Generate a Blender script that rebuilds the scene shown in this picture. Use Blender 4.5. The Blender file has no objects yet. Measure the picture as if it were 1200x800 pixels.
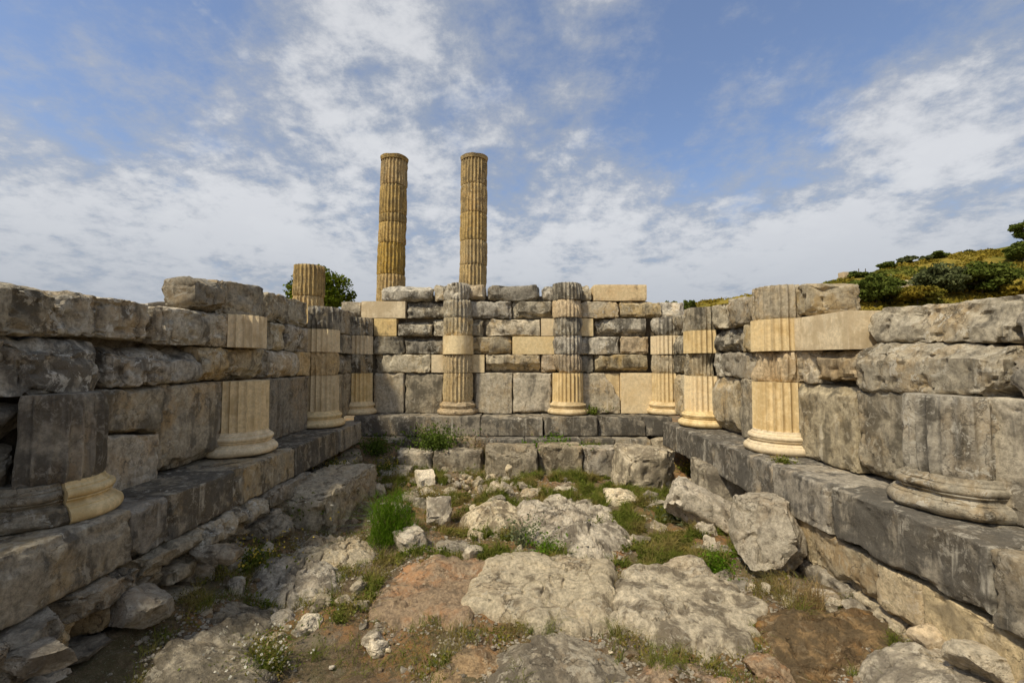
import bpy, math, random
import numpy as np

# ------------------------------------------------------------------ camera, sky, sun, exposure
scn = bpy.context.scene
COL = scn.collection
EYE = 2.05                     # eye height over the cella floor
FPX = 533.0                    # focal length in px of a 1200 px wide picture (16 mm lens)
PITCH = math.atan(25.0 / FPX)  # horizon lies 25 px under the picture centre

cam_d = bpy.data.cameras.new('camera')
cam_d.lens = 16.0; cam_d.sensor_width = 36.0
cam_d.clip_start = 0.05; cam_d.clip_end = 6000
cam = bpy.data.objects.new('camera', cam_d)
COL.objects.link(cam)
cam.location = (0, 0, EYE)
cam.rotation_euler = (math.pi / 2 + PITCH, 0, 0)
scn.camera = cam

SUN_DIR = np.array([-0.52, -0.50, 0.98]); SUN_DIR /= np.linalg.norm(SUN_DIR)   # towards the sun
SUN_EL = math.asin(SUN_DIR[2])
SUN_AZ = math.atan2(SUN_DIR[0], SUN_DIR[1])

world = bpy.data.worlds.new('World'); scn.world = world
world.use_nodes = True
SKY_STRENGTH = 0.10

sun_d = bpy.data.lights.new('sun', 'SUN')
sun_d.energy = 2.5; sun_d.angle = math.radians(5); sun_d.color = (1.0, 0.91, 0.74)
sun = bpy.data.objects.new('sun', sun_d); COL.objects.link(sun)
from mathutils import Vector
sun.rotation_euler = Vector(tuple(SUN_DIR)).to_track_quat('Z', 'Y').to_euler()
sun.location = (-20, -20, 30)

scn.view_settings.view_transform = 'Standard'
scn.view_settings.look = 'None'
scn.view_settings.exposure = 0.70
scn.view_settings.gamma = 1.0
scn.view_settings.use_curve_mapping = False
scn.cycles.max_bounces = 6
scn.cycles.diffuse_bounces = 3
scn.cycles.transparent_max_bounces = 4

# ------------------------------------------------------------------ node helper
class NT:
    def __init__(s, tree):
        s.t = tree; s.n = tree.nodes; s.l = tree.links; s.n.clear()
    def node(s, typ, **kw):
        n = s.n.new(typ)
        for k, v in kw.items(): setattr(n, k, v)
        return n
    def put(s, sock, v):
        if isinstance(v, bpy.types.NodeSocket): s.l.new(v, sock)
        elif v is not None:
            if isinstance(v, (tuple, list)) and len(v) == 3 and sock.type == 'RGBA': v = (*v, 1)
            sock.default_value = v
    def math(s, op, a, b=None, c=None, clamp=False):
        n = s.node('ShaderNodeMath', operation=op, use_clamp=clamp)
        s.put(n.inputs[0], a); s.put(n.inputs[1], b)
        if c is not None: s.put(n.inputs[2], c)
        return n.outputs[0]
    def vmath(s, op, a, b=None, out=0):
        n = s.node('ShaderNodeVectorMath', operation=op)
        s.put(n.inputs[0], a); s.put(n.inputs[1], b)
        return n.outputs[out]
    def noise(s, vec, scale, detail=5, rough=0.55, dist=0.0):
        n = s.node('ShaderNodeTexNoise')
        s.put(n.inputs['Vector'], vec); n.inputs['Scale'].default_value = scale
        n.inputs['Detail'].default_value = detail; n.inputs['Roughness'].default_value = rough
        n.inputs['Distortion'].default_value = dist
        return n.outputs['Fac']
    def step(s, x, lo, hi, a=0.0, b=1.0):
        n = s.node('ShaderNodeMapRange', interpolation_type='SMOOTHSTEP')
        s.put(n.inputs[0], x)
        for i, v in enumerate((lo, hi, a, b)): s.put(n.inputs[1 + i], v)
        return n.outputs[0]
    def lin(s, x, lo, hi, a=0.0, b=1.0):
        n = s.node('ShaderNodeMapRange')
        s.put(n.inputs[0], x)
        for i, v in enumerate((lo, hi, a, b)): s.put(n.inputs[1 + i], v)
        return n.outputs[0]
    def mix(s, f, a, b, blend='MIX'):
        n = s.node('ShaderNodeMix', data_type='RGBA', blend_type=blend)
        s.put(n.inputs[0], f); s.put(n.inputs[6], a); s.put(n.inputs[7], b)
        return n.outputs[2]

# ------------------------------------------------------------------ sky with broken altocumulus
w = NT(world.node_tree)
out = w.node('ShaderNodeOutputWorld'); bg = w.node('ShaderNodeBackground')
w.l.new(bg.outputs[0], out.inputs[0]); bg.inputs[1].default_value = SKY_STRENGTH
sky = w.node('ShaderNodeTexSky', sky_type='NISHITA', sun_disc=False)
sky.sun_elevation = SUN_EL; sky.sun_rotation = SUN_AZ
sky.air_density = 1.0; sky.dust_density = 1.2; sky.ozone_density = 1.6; sky.altitude = 50
tc = w.node('ShaderNodeTexCoord')
sep = w.node('ShaderNodeSeparateXYZ'); w.l.new(tc.outputs['Generated'], sep.inputs[0])
dx, dy, dz = sep.outputs
zz = w.math('ADD', w.math('MAXIMUM', dz, 0.0), 0.30)
pxy = w.node('ShaderNodeCombineXYZ')
w.put(pxy.inputs[0], w.math('DIVIDE', dx, zz)); w.put(pxy.inputs[1], w.math('DIVIDE', dy, zz)); pxy.inputs[2].default_value = 3.7
pv = pxy.outputs[0]
big = w.noise(pv, 1.0, 3, 0.5)
mid = w.noise(pv, 3.4, 9, 0.64, 0.1)
fine = w.noise(pv, 13.0, 7, 0.66, 0.1)
def blob(px, py, r0, r1):
    d = np.array([(px - 600) / FPX, 1.0, (425 - py) / FPX]); d /= np.linalg.norm(d)
    dt = w.vmath('DOT_PRODUCT', tc.outputs['Generated'], tuple(d), 1)
    return w.step(dt, math.cos(math.radians(r0)), math.cos(math.radians(r1)))
dens = w.math('ADD', w.math('MULTIPLY', big, 0.34), w.math('MULTIPLY', mid, 0.86))
dens = w.math('ADD', dens, w.math('MULTIPLY', fine, 0.44))
# the cloud masses and the clear lanes where they hang in this sky
for (bx_, by_, r0, r1, k) in ((430, 70, 15, 3, 0.10), (690, 170, 9, 2, 0.08), (1000, 195, 17, 4, 0.09), (1130, 120, 9, 2, 0.07), (560, 150, 14, 3, .05),
                              (250, 180, 18, 4, 0.06), (160, 40, 17, 4, -0.12), (900, 75, 18, 4, -0.20), (760, 90, 9, 2, -0.06), (1180, 230, 10, 3, -0.08), (60, 20, 14, 3, -0.10), (600, 60, 7, 2, -0.06)):
    dens = w.math('ADD', dens, w.math('MULTIPLY', blob(bx_, by_, r0, r1), k))
low = w.step(dz, 0.52, 0.05, 0.0, 0.28)         # the layer closes towards the horizon
dens = w.math('ADD', dens, low)
cover = w.step(dens, 0.62, 1.02)
thick = w.step(dens, 0.86, 1.10)
veil = w.math('MULTIPLY', cover, 0.90)
cl_lo = w.mix(w.step(mid, 0.35, 0.65), (2.25, 2.5, 2.9), (2.8, 2.95, 3.22))
cl = w.mix(thick, cl_lo, (4.5, 4.55, 4.65))
puff = w.math('MULTIPLY', w.step(w.math('ADD', w.noise(pv, 4.6, 10, 0.60, 0.05), w.math('MULTIPLY', dens, 0.35)), 0.845, 0.98), 0.5)
cl = w.mix(puff, cl, (4.75, 4.8, 4.85))
veil = w.math('MAXIMUM', veil, w.math('MULTIPLY', puff, 0.95))
cl = w.mix(w.step(dz, 0.02, 0.34, 0.75, 0.0), cl, (2.15, 2.36, 2.72))
skyc = w.mix(0.10, w.mix(1.0, sky.outputs[0], (0.95, 0.96, 1.02), 'MULTIPLY'), (2.1, 2.4, 3.1))
skyc = w.mix(w.step(dz, 0.0, 0.42, 0.9, 0.0), skyc, (2.2, 2.6, 3.35))
w.put(bg.inputs[0], w.mix(veil, skyc, cl))

# ------------------------------------------------------------------ numpy noise
_g = np.array([[1,1,0],[-1,1,0],[1,-1,0],[-1,-1,0],[1,0,1],[-1,0,1],[1,0,-1],[-1,0,-1],[0,1,1],[0,-1,1],[0,1,-1],[0,-1,-1],[1,1,0],[-1,1,0],[0,-1,1],[0,-1,-1]], float)
def perlin(P, seed=0):
    P = np.asarray(P, float); F = np.floor(P); I = F.astype(np.int64); f = P - F
    u = f * f * f * (f * (f * 6 - 15) + 10)
    res = np.zeros(len(P))
    for a in (0, 1):
        for b in (0, 1):
            for c in (0, 1):
                h = ((I[:, 0] + a) * 73856093) ^ ((I[:, 1] + b) * 19349663) ^ ((I[:, 2] + c) * 83492791) ^ (seed * 2654435 + 1013)
                h = (h ^ (h >> 13)) * 1274126177; h = (h ^ (h >> 16)) & 0xFFFFFFFF
                g = _g[(h >> 7) & 15]
                d = g[:, 0] * (f[:, 0] - a) + g[:, 1] * (f[:, 1] - b) + g[:, 2] * (f[:, 2] - c)
                wt = (u[:, 0] if a else 1 - u[:, 0]) * (u[:, 1] if b else 1 - u[:, 1]) * (u[:, 2] if c else 1 - u[:, 2])
                res += wt * d
    return res
def fbm(P, octv=4, seed=0, gain=0.5, lac=2.03):
    P = np.asarray(P, float); r = np.zeros(len(P)); a = 1.0
    for o in range(octv):
        r += a * perlin(P, seed + o * 17); P = P * lac + 3.1; a *= gain
    return r
def sstep(a, b, x):
    t = np.clip((np.asarray(x, float) - a) / (b - a), 0, 1); return t * t * (3 - 2 * t)

# ------------------------------------------------------------------ pixel rays
def ray(px, py):
    a = (px - 600) / FPX; b = (400 - py) / FPX
    c, s = math.cos(PITCH), math.sin(PITCH)
    return np.array([a, c - b * s, s + b * c])
def on_x(px, py, X):
    d = ray(px, py); t = X / d[0]; return np.array([X, d[1] * t, EYE + d[2] * t])
def on_y(px, py, Y):
    d = ray(px, py); t = Y / d[1]; return np.array([d[0] * t, Y, EYE + d[2] * t])
def on_z(px, py, Z):
    d = ray(px, py); t = (Z - EYE) / d[2]; return np.array([d[0] * t, d[1] * t, Z])

# ------------------------------------------------------------------ mesh helpers
def mesh(name, V, F, smooth=True, sharp=32):
    """V (n,3), F (m,k) array or list of arrays of polygons"""
    me = bpy.data.meshes.new(name)
    Fs = [np.asarray(f, np.int32) for f in (F if isinstance(F, list) else [F])]
    V = np.asarray(V, np.float32)
    me.vertices.add(len(V)); me.vertices.foreach_set('co', V.ravel())
    nl = sum(f.size for f in Fs); npoly = sum(len(f) for f in Fs)
    me.loops.add(nl); me.polygons.add(npoly)
    me.loops.foreach_set('vertex_index', np.concatenate([f.ravel() for f in Fs]))
    st = []; o = 0
    for f in Fs:
        st.append(o + np.arange(len(f)) * f.shape[1]); o += f.size
    me.polygons.foreach_set('loop_start', np.concatenate(st).astype(np.int32))
    me.polygons.foreach_set('use_smooth', np.full(npoly, smooth))
    me.update(calc_edges=True); me.validate()
    if smooth and sharp: me.set_sharp_from_angle(angle=math.radians(sharp))
    return me
def obj(name, me, mat, parent=None, loc=None):
    o = bpy.data.objects.new(name, me); COL.objects.link(o)
    if mat is not None and not me.materials: me.materials.append(mat)
    if loc is not None: o.location = loc
    if parent is not None: o.parent = parent
    return o
def empty(name, loc=(0, 0, 0), parent=None):
    o = bpy.data.objects.new(name, None); COL.objects.link(o); o.location = loc; o.empty_display_size = 0.2
    if parent is not None: o.parent = parent
    return o
def tag(o, label=None, cat=None, group=None, kind=None):
    for k, v in (('label', label), ('category', cat), ('group', group), ('kind', kind)):
        if v: o[k] = v
    return o
def centred(name, V, F, mat, parent=None, smooth=True):
    """mesh object with its origin at its own base; parents all sit at the world origin unless given"""
    V = np.asarray(V, float)
    c = np.array([(V[:, 0].min() + V[:, 0].max()) / 2, (V[:, 1].min() + V[:, 1].max()) / 2, V[:, 2].min()])
    o = obj(name, mesh(name, V - c, F, smooth), mat, parent)
    base = np.array(parent.location) if parent is not None else np.zeros(3)
    if parent is not None and parent.parent is not None: base = base + np.array(parent.parent.location)
    o.location = c - base
    return o

_lat = {}
def lattice(nu, nv, nw):
    k = (nu, nv, nw)
    if k in _lat: return _lat[k]
    idx = lambda i, j, l: (i * (nv + 1) + j) * (nw + 1) + l
    Q = []
    def face(A, B, fix, flip):
        a, b = np.meshgrid(np.arange(A), np.arange(B), indexing='ij'); a = a.ravel(); b = b.ravel()
        q = np.stack([fix(a, b), fix(a + 1, b), fix(a + 1, b + 1), fix(a, b + 1)], 1)
        Q.append(q[:, ::-1] if flip else q)
    face(nu, nv, lambda a, b: idx(a, b, 0), True); face(nu, nv, lambda a, b: idx(a, b, nw), False)
    face(nu, nw, lambda a, b: idx(a, 0, b), False); face(nu, nw, lambda a, b: idx(a, nv, b), True)
    face(nv, nw, lambda a, b: idx(0, a, b), True); face(nv, nw, lambda a, b: idx(nu, a, b), False)
    Q = np.concatenate(Q); used, inv = np.unique(Q, return_inverse=True)
    l = used % (nw + 1); j = (used // (nw + 1)) % (nv + 1); i = used // ((nw + 1) * (nv + 1))
    _lat[k] = (np.stack([i / nu, j / nv, l / nw], 1), inv.reshape(Q.shape))
    return _lat[k]
def crowd(t, a=0.55):
    return t - a * np.sin(2 * math.pi * t) / (2 * math.pi)

rng = random.Random(5)
def stone_box(L, D, H, seg, r0, wear, seed, cuts=None, amp=1.0, ncut=2, depth_seg=None, pos=(0, 0, 0), cutdir=None):
    """rounded, chipped, weathered box in local space, centred; returns V, quads. +v is the front"""
    nu = int(max(3, min(70, round(L / seg)))); nw = int(max(3, min(46, round(H / seg)))); nv = int(max(3, min(40, round(D / (depth_seg or seg)))))
    T, Q = lattice(nu, nv, nw); T = crowd(T)
    h = np.array([L, D, H]) / 2
    p = (T - 0.5) * 2 * h
    sp = np.array([seed * 7.13 % 91, seed * 3.7 % 53, seed * 1.9 % 37])
    W = p + sp
    rr = r0 * (0.25 + 1.3 * np.clip(fbm(W * 2.3, 2, 3) + 0.5, 0, 1.2))
    rr = np.minimum(rr, 0.46 * min(L, D, H))[:, None]
    q = np.clip(p, -(h - rr), h - rr)
    d = p - q; ln = np.linalg.norm(d, axis=1, keepdims=True)
    n = d / np.maximum(ln, 1e-6)
    p = q + n * np.minimum(ln, rr)
    R = random.Random(seed * 31 + 7)
    cl = list(cuts or [])
    for _ in range(ncut):
        su, sw = R.choice((-1, 1)), R.choice((-1, 1))
        if R.random() < 0.4: nn = np.array([su * R.uniform(.2, 1), R.uniform(.3, 1), 0.0])
        elif R.random() < 0.5: nn = np.array([0.0, R.uniform(.3, 1), sw * R.uniform(.3, 1)])
        else: nn = np.array([su * R.uniform(.3, 1), R.uniform(.3, 1), sw * R.uniform(.3, 1)])
        nn /= np.linalg.norm(nn)
        cor = np.array([su * h[0], h[1], sw * h[2]])
        cl.append((cor - nn * R.uniform(.02, .15) * wear, nn))
    rough = fbm(W * 5.0, 3, 11)
    for pt, nn in cl:
        nn = np.asarray(nn, float); nn /= np.linalg.norm(nn)
        dist = (p - np.asarray(pt)) @ nn + rough * 0.045
        p = p - np.maximum(dist, 0)[:, None] * nn
    # weathering: swells, hollows and pitting
    lo = fbm(W * 1.7, 2, 5); hi = fbm(W * 9.0, 4, 9, 0.6)
    pit = np.maximum(fbm(W * 6.5, 4, 21, .6) - 0.22, 0)
    disp = amp * (lo * 0.014 + hi * 0.017 - np.minimum(pit * 0.12, 0.03))
    nrm = p / h; nrm = np.sign(nrm) * np.abs(nrm) ** 5; nrm /= np.maximum(np.linalg.norm(nrm, axis=1, keepdims=True), 1e-6)
    return p + nrm * disp[:, None], Q

# ------------------------------------------------------------------ materials
def bsdf(nt, col, rough=0.9, normal=None, spec=0.2):
    o = nt.node('ShaderNodeOutputMaterial'); b = nt.node('ShaderNodeBsdfPrincipled')
    nt.put(b.inputs['Base Color'], col); nt.put(b.inputs['Roughness'], rough); b.inputs['Specular IOR Level'].default_value = spec
    if normal is not None: nt.l.new(normal, b.inputs['Normal'])
    nt.l.new(b.outputs[0], o.inputs[0]); return b
def mat_new(name):
    m = bpy.data.materials.new(name); m.use_nodes = True; return m, NT(m.node_tree)

def stone_mat(name, base, dark, light, warm, dk=0.7, wm=0.4, lt=0.5, streak=0.5, bump=0.7, rnd=0.25, spots=0.6, sc=1.0, dk_at=0.5, wm_at=0.55, cracks=0.8):
    m, t = mat_new(name)
    geo = t.node('ShaderNodeNewGeometry'); P = geo.outputs['Position']
    oi = t.node('ShaderNodeObjectInfo'); rv = oi.outputs['Random']
    off = t.node('ShaderNodeCombineXYZ'); t.put(off.inputs[0], t.math('MULTIPLY', rv, 37.0)); t.put(off.inputs[2], t.math('MULTIPLY', rv, 11.0))
    PP = t.vmath('ADD', P, off.outputs[0])
    n_big = t.noise(PP, 1.5 * sc, 6, 0.62, 0.4)
    n_med = t.noise(PP, 4.5 * sc, 7, 0.65, 0.3)
    n_fin = t.noise(P, 21 * sc, 8, 0.76)
    n_grain = t.noise(P, 110, 3, 0.7)
    st = t.vmath('MULTIPLY', PP, (6.5, 6.5, 0.55)); n_st = t.noise(st, 1.0, 5, 0.6, 0.25)
    col = t.mix(t.step(n_fin, 0.34, 0.66), tuple(c * (1 - .42 * min(1, spots * 1.6)) for c in base), tuple(c * (1 + .34 * min(1, spots * 1.6)) for c in base))
    wmask = t.math('MULTIPLY', t.step(t.math('ADD', t.math('MULTIPLY', n_big, 0.6), t.math('MULTIPLY', n_med, 0.45)), wm_at - 0.06, wm_at + 0.12), wm)
    col = t.mix(wmask, col, warm)
    dsum = t.math('ADD', t.math('MULTIPLY', n_med, 0.5), t.math('ADD', t.math('MULTIPLY', n_fin, 0.18), t.math('MULTIPLY', n_st, 0.34)))
    dsum = t.math('ADD', dsum, t.lin(t.math('FRACT', t.math('MULTIPLY', rv, 13.7)), 0, 1, -0.05, 0.05))
    dmask = t.math('MULTIPLY', t.step(dsum, dk_at - 0.040, dk_at + 0.04), dk)
    col = t.mix(dmask, col, dark)
    # pale lichen crust
    n_l = t.noise(PP, 9 * sc, 9, 0.76, 0.6)
    lmask = t.math('MULTIPLY', t.math('MULTIPLY', t.step(n_l, 0.535, 0.585), t.step(n_big, 0.38, 0.55)), lt)
    col = t.mix(lmask, col, light)
    if streak:
        st2 = t.vmath('MULTIPLY', PP, (9.0, 9.0, 0.8)); n_s2 = t.noise(st2, 1.0, 4, 0.6, 0.5)
        smask = t.math('MULTIPLY', t.math('MULTIPLY', t.step(n_s2, 0.56, 0.68), t.step(n_med, 0.42, 0.6)), streak)
        col = t.mix(smask, col, light)
    # hairline cracks
    cv = t.node('ShaderNodeTexVoronoi', feature='DISTANCE_TO_EDGE'); cv.inputs['Scale'].default_value = 2.3 * sc
    cn = t.node('ShaderNodeTexNoise'); t.put(cn.inputs['Vector'], PP); cn.inputs['Scale'].default_value = 3.0; cn.inputs['Detail'].default_value = 6; cn.inputs['Roughness'].default_value = 0.65
    t.put(cv.inputs['Vector'], t.vmath('ADD', PP, t.vmath('MULTIPLY', cn.outputs['Color'], (0.55, 0.55, 0.55))))
    crack = t.math('MULTIPLY', t.math('MULTIPLY', t.step(cv.outputs['Distance'], 0.016, 0.004), t.step(n_big, 0.47, 0.56)), min(1, spots * 1.5) * cracks)
    col = t.mix(t.math('MULTIPLY', crack, 0.75), col, tuple(c * 0.25 for c in base))
    # tiny dark and pale specks
    vo = t.node('ShaderNodeTexVoronoi'); t.put(vo.inputs['Vector'], P); vo.inputs['Scale'].default_value = 34 * sc
    sp = t.math('MULTIPLY', t.step(vo.outputs['Distance'], 0.24, 0.10), t.step(n_fin, 0.45, 0.62))
    col = t.mix(t.math('MULTIPLY', sp, spots), col, tuple(c * 0.35 for c in base))
    col = t.mix(t.math('MULTIPLY', t.step(n_grain, 0.55, 0.75), 0.35 * spots), col, light)
    val = t.lin(rv, 0, 1, 1 - rnd, 1 + rnd)
    hs = t.node('ShaderNodeHueSaturation'); t.put(hs.inputs['Color'], col); t.put(hs.inputs['Value'], val)
    t.put(hs.inputs['Saturation'], t.lin(t.math('FRACT', t.math('MULTIPLY', rv, 7.3)), 0, 1, 0.85, 1.12))
    b1 = t.node('ShaderNodeBump'); b1.inputs['Strength'].default_value = bump; b1.inputs['Distance'].default_value = 0.035
    hsum = t.math('ADD', t.math('MULTIPLY', n_fin, 0.75), t.math('ADD', t.math('MULTIPLY', n_grain, 0.22), t.math('MULTIPLY', n_l, 0.55)))
    hsum = t.math('SUBTRACT', hsum, t.math('ADD', t.math('MULTIPLY', sp, 0.35), t.math('MULTIPLY', crack, 0.8)))
    t.put(b1.inputs['Height'], hsum)
    bsdf(t, hs.outputs[0], 0.93, b1.outputs[0], 0.15)
    return m

GREY = (0.215, 0.200, 0.170)
M = {}
M['grey'] = stone_mat('weathered_limestone', (0.4, 0.35, 0.255), (0.085, 0.075, 0.057), (0.6, 0.55, 0.43), (0.5, 0.34, 0.14), dk=0.84, wm=0.55, lt=0.75, streak=0.3, dk_at=0.535, rnd=0.32)
M['greywarm'] = stone_mat('weathered_limestone_warm', (0.46, 0.385, 0.255), (0.095, 0.083, 0.06), (0.63, 0.555, 0.41), (0.56, 0.38, 0.155), dk=0.78, wm=0.7, lt=0.7, streak=0.35, dk_at=0.55, wm_at=0.52, rnd=0.28)
M['greydark'] = stone_mat('dark_lichen_limestone', (0.36, 0.315, 0.232), (0.078, 0.069, 0.053), (0.58, 0.53, 0.42), (0.5, 0.33, 0.14), dk=0.84, wm=0.50, lt=0.75, streak=0.25, dk_at=0.53, wm_at=0.55, rnd=0.32)
M['ortho'] = stone_mat('orthostate_limestone', (0.43, 0.365, 0.25), (0.115, 0.1, 0.072), (0.64, 0.57, 0.43), (0.53, 0.365, 0.165), dk=0.78, wm=0.6, lt=0.5, streak=0.75, dk_at=0.535, bump=0.55, rnd=0.22)
M['orthodark'] = stone_mat('orthostate_limestone_dark', (0.36, 0.308, 0.215), (0.09, 0.079, 0.059), (0.55, 0.49, 0.375), (0.5, 0.335, 0.15), dk=0.78, wm=0.7, lt=0.45, streak=0.45, dk_at=0.53, bump=0.55, wm_at=0.53, rnd=0.25)
M['plinth'] = stone_mat('plinth_limestone', (0.29, 0.25, 0.182), (0.072, 0.065, 0.053), (0.54, 0.49, 0.38), (0.46, 0.32, 0.145), dk=0.85, wm=0.6, lt=0.4, streak=0.75, dk_at=0.5, bump=0.5, rnd=0.12, wm_at=0.54)
M['tan'] = stone_mat('tan_limestone', (0.46, 0.35, 0.205), (0.15, 0.12, 0.08), (0.60, 0.50, 0.34), (0.52, 0.34, 0.14), dk=0.6, wm=0.6, lt=0.5, streak=0.3, dk_at=0.56)
M['new'] = stone_mat('new_cut_limestone', (0.72, 0.57, 0.33), (0.46, 0.335, 0.165), (0.82, 0.67, 0.42), (0.67, 0.475, 0.22), dk=0.65, wm=0.5, lt=0.3, streak=0.35, bump=0.22, rnd=0.09, spots=0.3, dk_at=0.55, cracks=0.0)
M['newstain'] = stone_mat('new_limestone_stained', (0.7, 0.53, 0.275), (0.22, 0.17, 0.1), (0.78, 0.63, 0.39), (0.62, 0.38, 0.15), dk=0.75, wm=0.5, lt=0.2, streak=0.2, bump=0.3, rnd=0.06, spots=0.3, dk_at=0.55)
M['column'] = stone_mat('golden_column_stone', (0.49, 0.345, 0.125), (0.17, 0.13, 0.065), (0.62, 0.49, 0.25), (0.5, 0.31, 0.09), dk=0.7, wm=0.7, lt=0.6, streak=0.35, dk_at=0.545, rnd=0.05)
M['oldcream'] = stone_mat('old_cream_stone', (0.56, 0.44, 0.255), (0.22, 0.18, 0.115), (0.68, 0.57, 0.39), (0.60, 0.40, 0.17), dk=0.6, wm=0.5, lt=0.5, streak=0.3, dk_at=0.565, rnd=0.08)
M['rock'] = stone_mat('pale_rock', (0.49, 0.415, 0.29), (0.16, 0.133, 0.094), (0.63, 0.55, 0.4), (0.48, 0.33, 0.17), dk=0.8, wm=0.5, lt=0.75, streak=0.0, dk_at=0.545, bump=1.0)
M['rockwhite'] = stone_mat('white_bedrock', (0.68, 0.57, 0.385), (0.175, 0.138, 0.088), (0.74, 0.66, 0.49), (0.48, 0.32, 0.165), dk=0.85, wm=0.4, lt=0.6, streak=0.0, dk_at=0.55, bump=1.0, sc=1.2)
M['rockgrey'] = stone_mat('grey_rock', (0.4, 0.34, 0.24), (0.118, 0.1, 0.07), (0.54, 0.475, 0.35), (0.42, 0.285, 0.14), dk=0.8, wm=0.55, lt=0.7, streak=0.0, dk_at=0.54, bump=1.0)
M['rockorange'] = stone_mat('rusty_bedrock', (0.37, 0.255, 0.14), (0.115, 0.088, 0.055), (0.54, 0.43, 0.28), (0.58, 0.25, 0.07), dk=0.8, wm=0.7, lt=0.6, streak=0.0, dk_at=0.52, wm_at=0.54, bump=1.0, sc=1.3)
M['cream'] = stone_mat('foundation_cream_stone', (0.54, 0.45, 0.30), (0.25, 0.20, 0.13), (0.66, 0.58, 0.42), (0.52, 0.33, 0.14), dk=0.55, wm=0.6, lt=0.5, streak=0.0, dk_at=0.555, bump=0.8)
M['core'] = stone_mat('rubble_core', (0.17, 0.14, 0.095), (0.06, 0.05, 0.04), (0.28, 0.24, 0.18), (0.28, 0.19, 0.1), dk=0.6)

def soil_mat():
    m, t = mat_new('stony_soil')
    P = t.node('ShaderNodeNewGeometry').outputs['Position']
    a = t.noise(P, 0.9, 6, 0.6, 0.5); b = t.noise(P, 3.7, 7, 0.68, 0.4); c = t.noise(P, 17, 9, 0.75); g = t.noise(P, 60, 6, 0.78)
    col = t.mix(t.step(c, 0.3, 0.7), (0.12, 0.085, 0.047), (0.30, 0.22, 0.13))
    col = t.mix(t.math('MULTIPLY', t.step(b, 0.50, 0.64), 0.75), col, (0.32, 0.26, 0.175))
    col = t.mix(t.math('MULTIPLY', t.math('MULTIPLY', t.step(a, 0.46, 0.58), t.step(c, 0.40, 0.58)), 0.75), col, (0.44, 0.21, 0.07))
    col = t.mix(t.math('MULTIPLY', t.math('MULTIPLY', t.step(t.noise(P, 2.3, 5, 0.6), 0.47, 0.6), t.step(g, 0.36, 0.6)), 0.7), col, (0.075, 0.080, 0.022))
    col = t.mix(t.math('MULTIPLY', t.step(g, 0.58, 0.63), 0.75), col, (0.46, 0.39, 0.28))
    bp = t.node('ShaderNodeBump'); bp.inputs['Strength'].default_value = 1.0; bp.inputs['Distance'].default_value = 0.06
    t.put(bp.inputs['Height'], t.math('ADD', t.math('MULTIPLY', c, 0.7), t.math('MULTIPLY', g, 0.4)))
    bsdf(t, col, 0.97, bp.outputs[0], 0.1)
    return m
M['soil'] = soil_mat()

def leaf_mat(name, c1, c2, c3=None, trans=0.25, sc=30):
    m, t = mat_new(name)
    P = t.node('ShaderNodeNewGeometry').outputs['Position']
    n = t.noise(P, sc, 3, 0.7); b = t.noise(P, sc * 0.12, 3, 0.6)
    col = t.mix(t.step(n, 0.3, 0.7), c1, c2)
    if c3: col = t.mix(t.step(b, 0.48, 0.62), col, c3)
    o = t.node('ShaderNodeOutputMaterial'); d = t.node('ShaderNodeBsdfDiffuse'); tr = t.node('ShaderNodeBsdfTranslucent'); mx = t.node('ShaderNodeMixShader')
    t.put(d.inputs[0], col); t.put(tr.inputs[0], col); mx.inputs[0].default_value = trans
    t.l.new(d.outputs[0], mx.inputs[1]); t.l.new(tr.outputs[0], mx.inputs[2]); t.l.new(mx.outputs[0], o.inputs[0])
    return m
M['grass'] = leaf_mat('grass_green', (0.085, 0.110, 0.016), (0.22, 0.235, 0.045), (0.27, 0.215, 0.07), sc=24)
M['moss'] = leaf_mat('herb_green', (0.065, 0.090, 0.014), (0.165, 0.195, 0.032), (0.22, 0.175, 0.045), sc=24)
M['dry'] = leaf_mat('dry_grass', (0.22, 0.14, 0.055), (0.42, 0.31, 0.14), (0.17, 0.15, 0.05), sc=24)
M['fennel'] = leaf_mat('fennel_green', (0.055, 0.115, 0.008), (0.14, 0.235, 0.018), sc=22)
M['bush'] = leaf_mat('shrub_green', (0.050, 0.085, 0.014), (0.125, 0.165, 0.030), sc=20)
M['sage'] = leaf_mat('grey_green_leaf', (0.10, 0.125, 0.055), (0.21, 0.225, 0.115), sc=22)
M['tree'] = leaf_mat('tree_leaf', (0.060, 0.090, 0.008), (0.17, 0.20, 0.018), (0.10, 0.125, 0.012), sc=1.6)
M['hillbush'] = leaf_mat('hill_shrub_leaf', (0.060, 0.085, 0.016), (0.15, 0.175, 0.035), sc=1.2)
M['hillolive'] = leaf_mat('hill_olive_leaf', (0.080, 0.095, 0.035), (0.15, 0.165, 0.07), sc=1.2)
M['gorse'] = leaf_mat('gorse_leaf', (0.17, 0.14, 0.022), (0.32, 0.235, 0.035), (0.15, 0.16, 0.03), sc=1.1)
M['bark'] = leaf_mat('bark', (0.09, 0.07, 0.05), (0.16, 0.13, 0.095), trans=0.0, sc=14)
M['yellow'] = leaf_mat('yellow_petal', (0.65, 0.48, 0.06), (0.75, 0.60, 0.12))
M['white'] = leaf_mat('pale_petal', (0.62, 0.58, 0.46), (0.75, 0.72, 0.60))
M['pink'] = leaf_mat('dry_seedhead', (0.40, 0.29, 0.20), (0.52, 0.40, 0.28))
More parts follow.
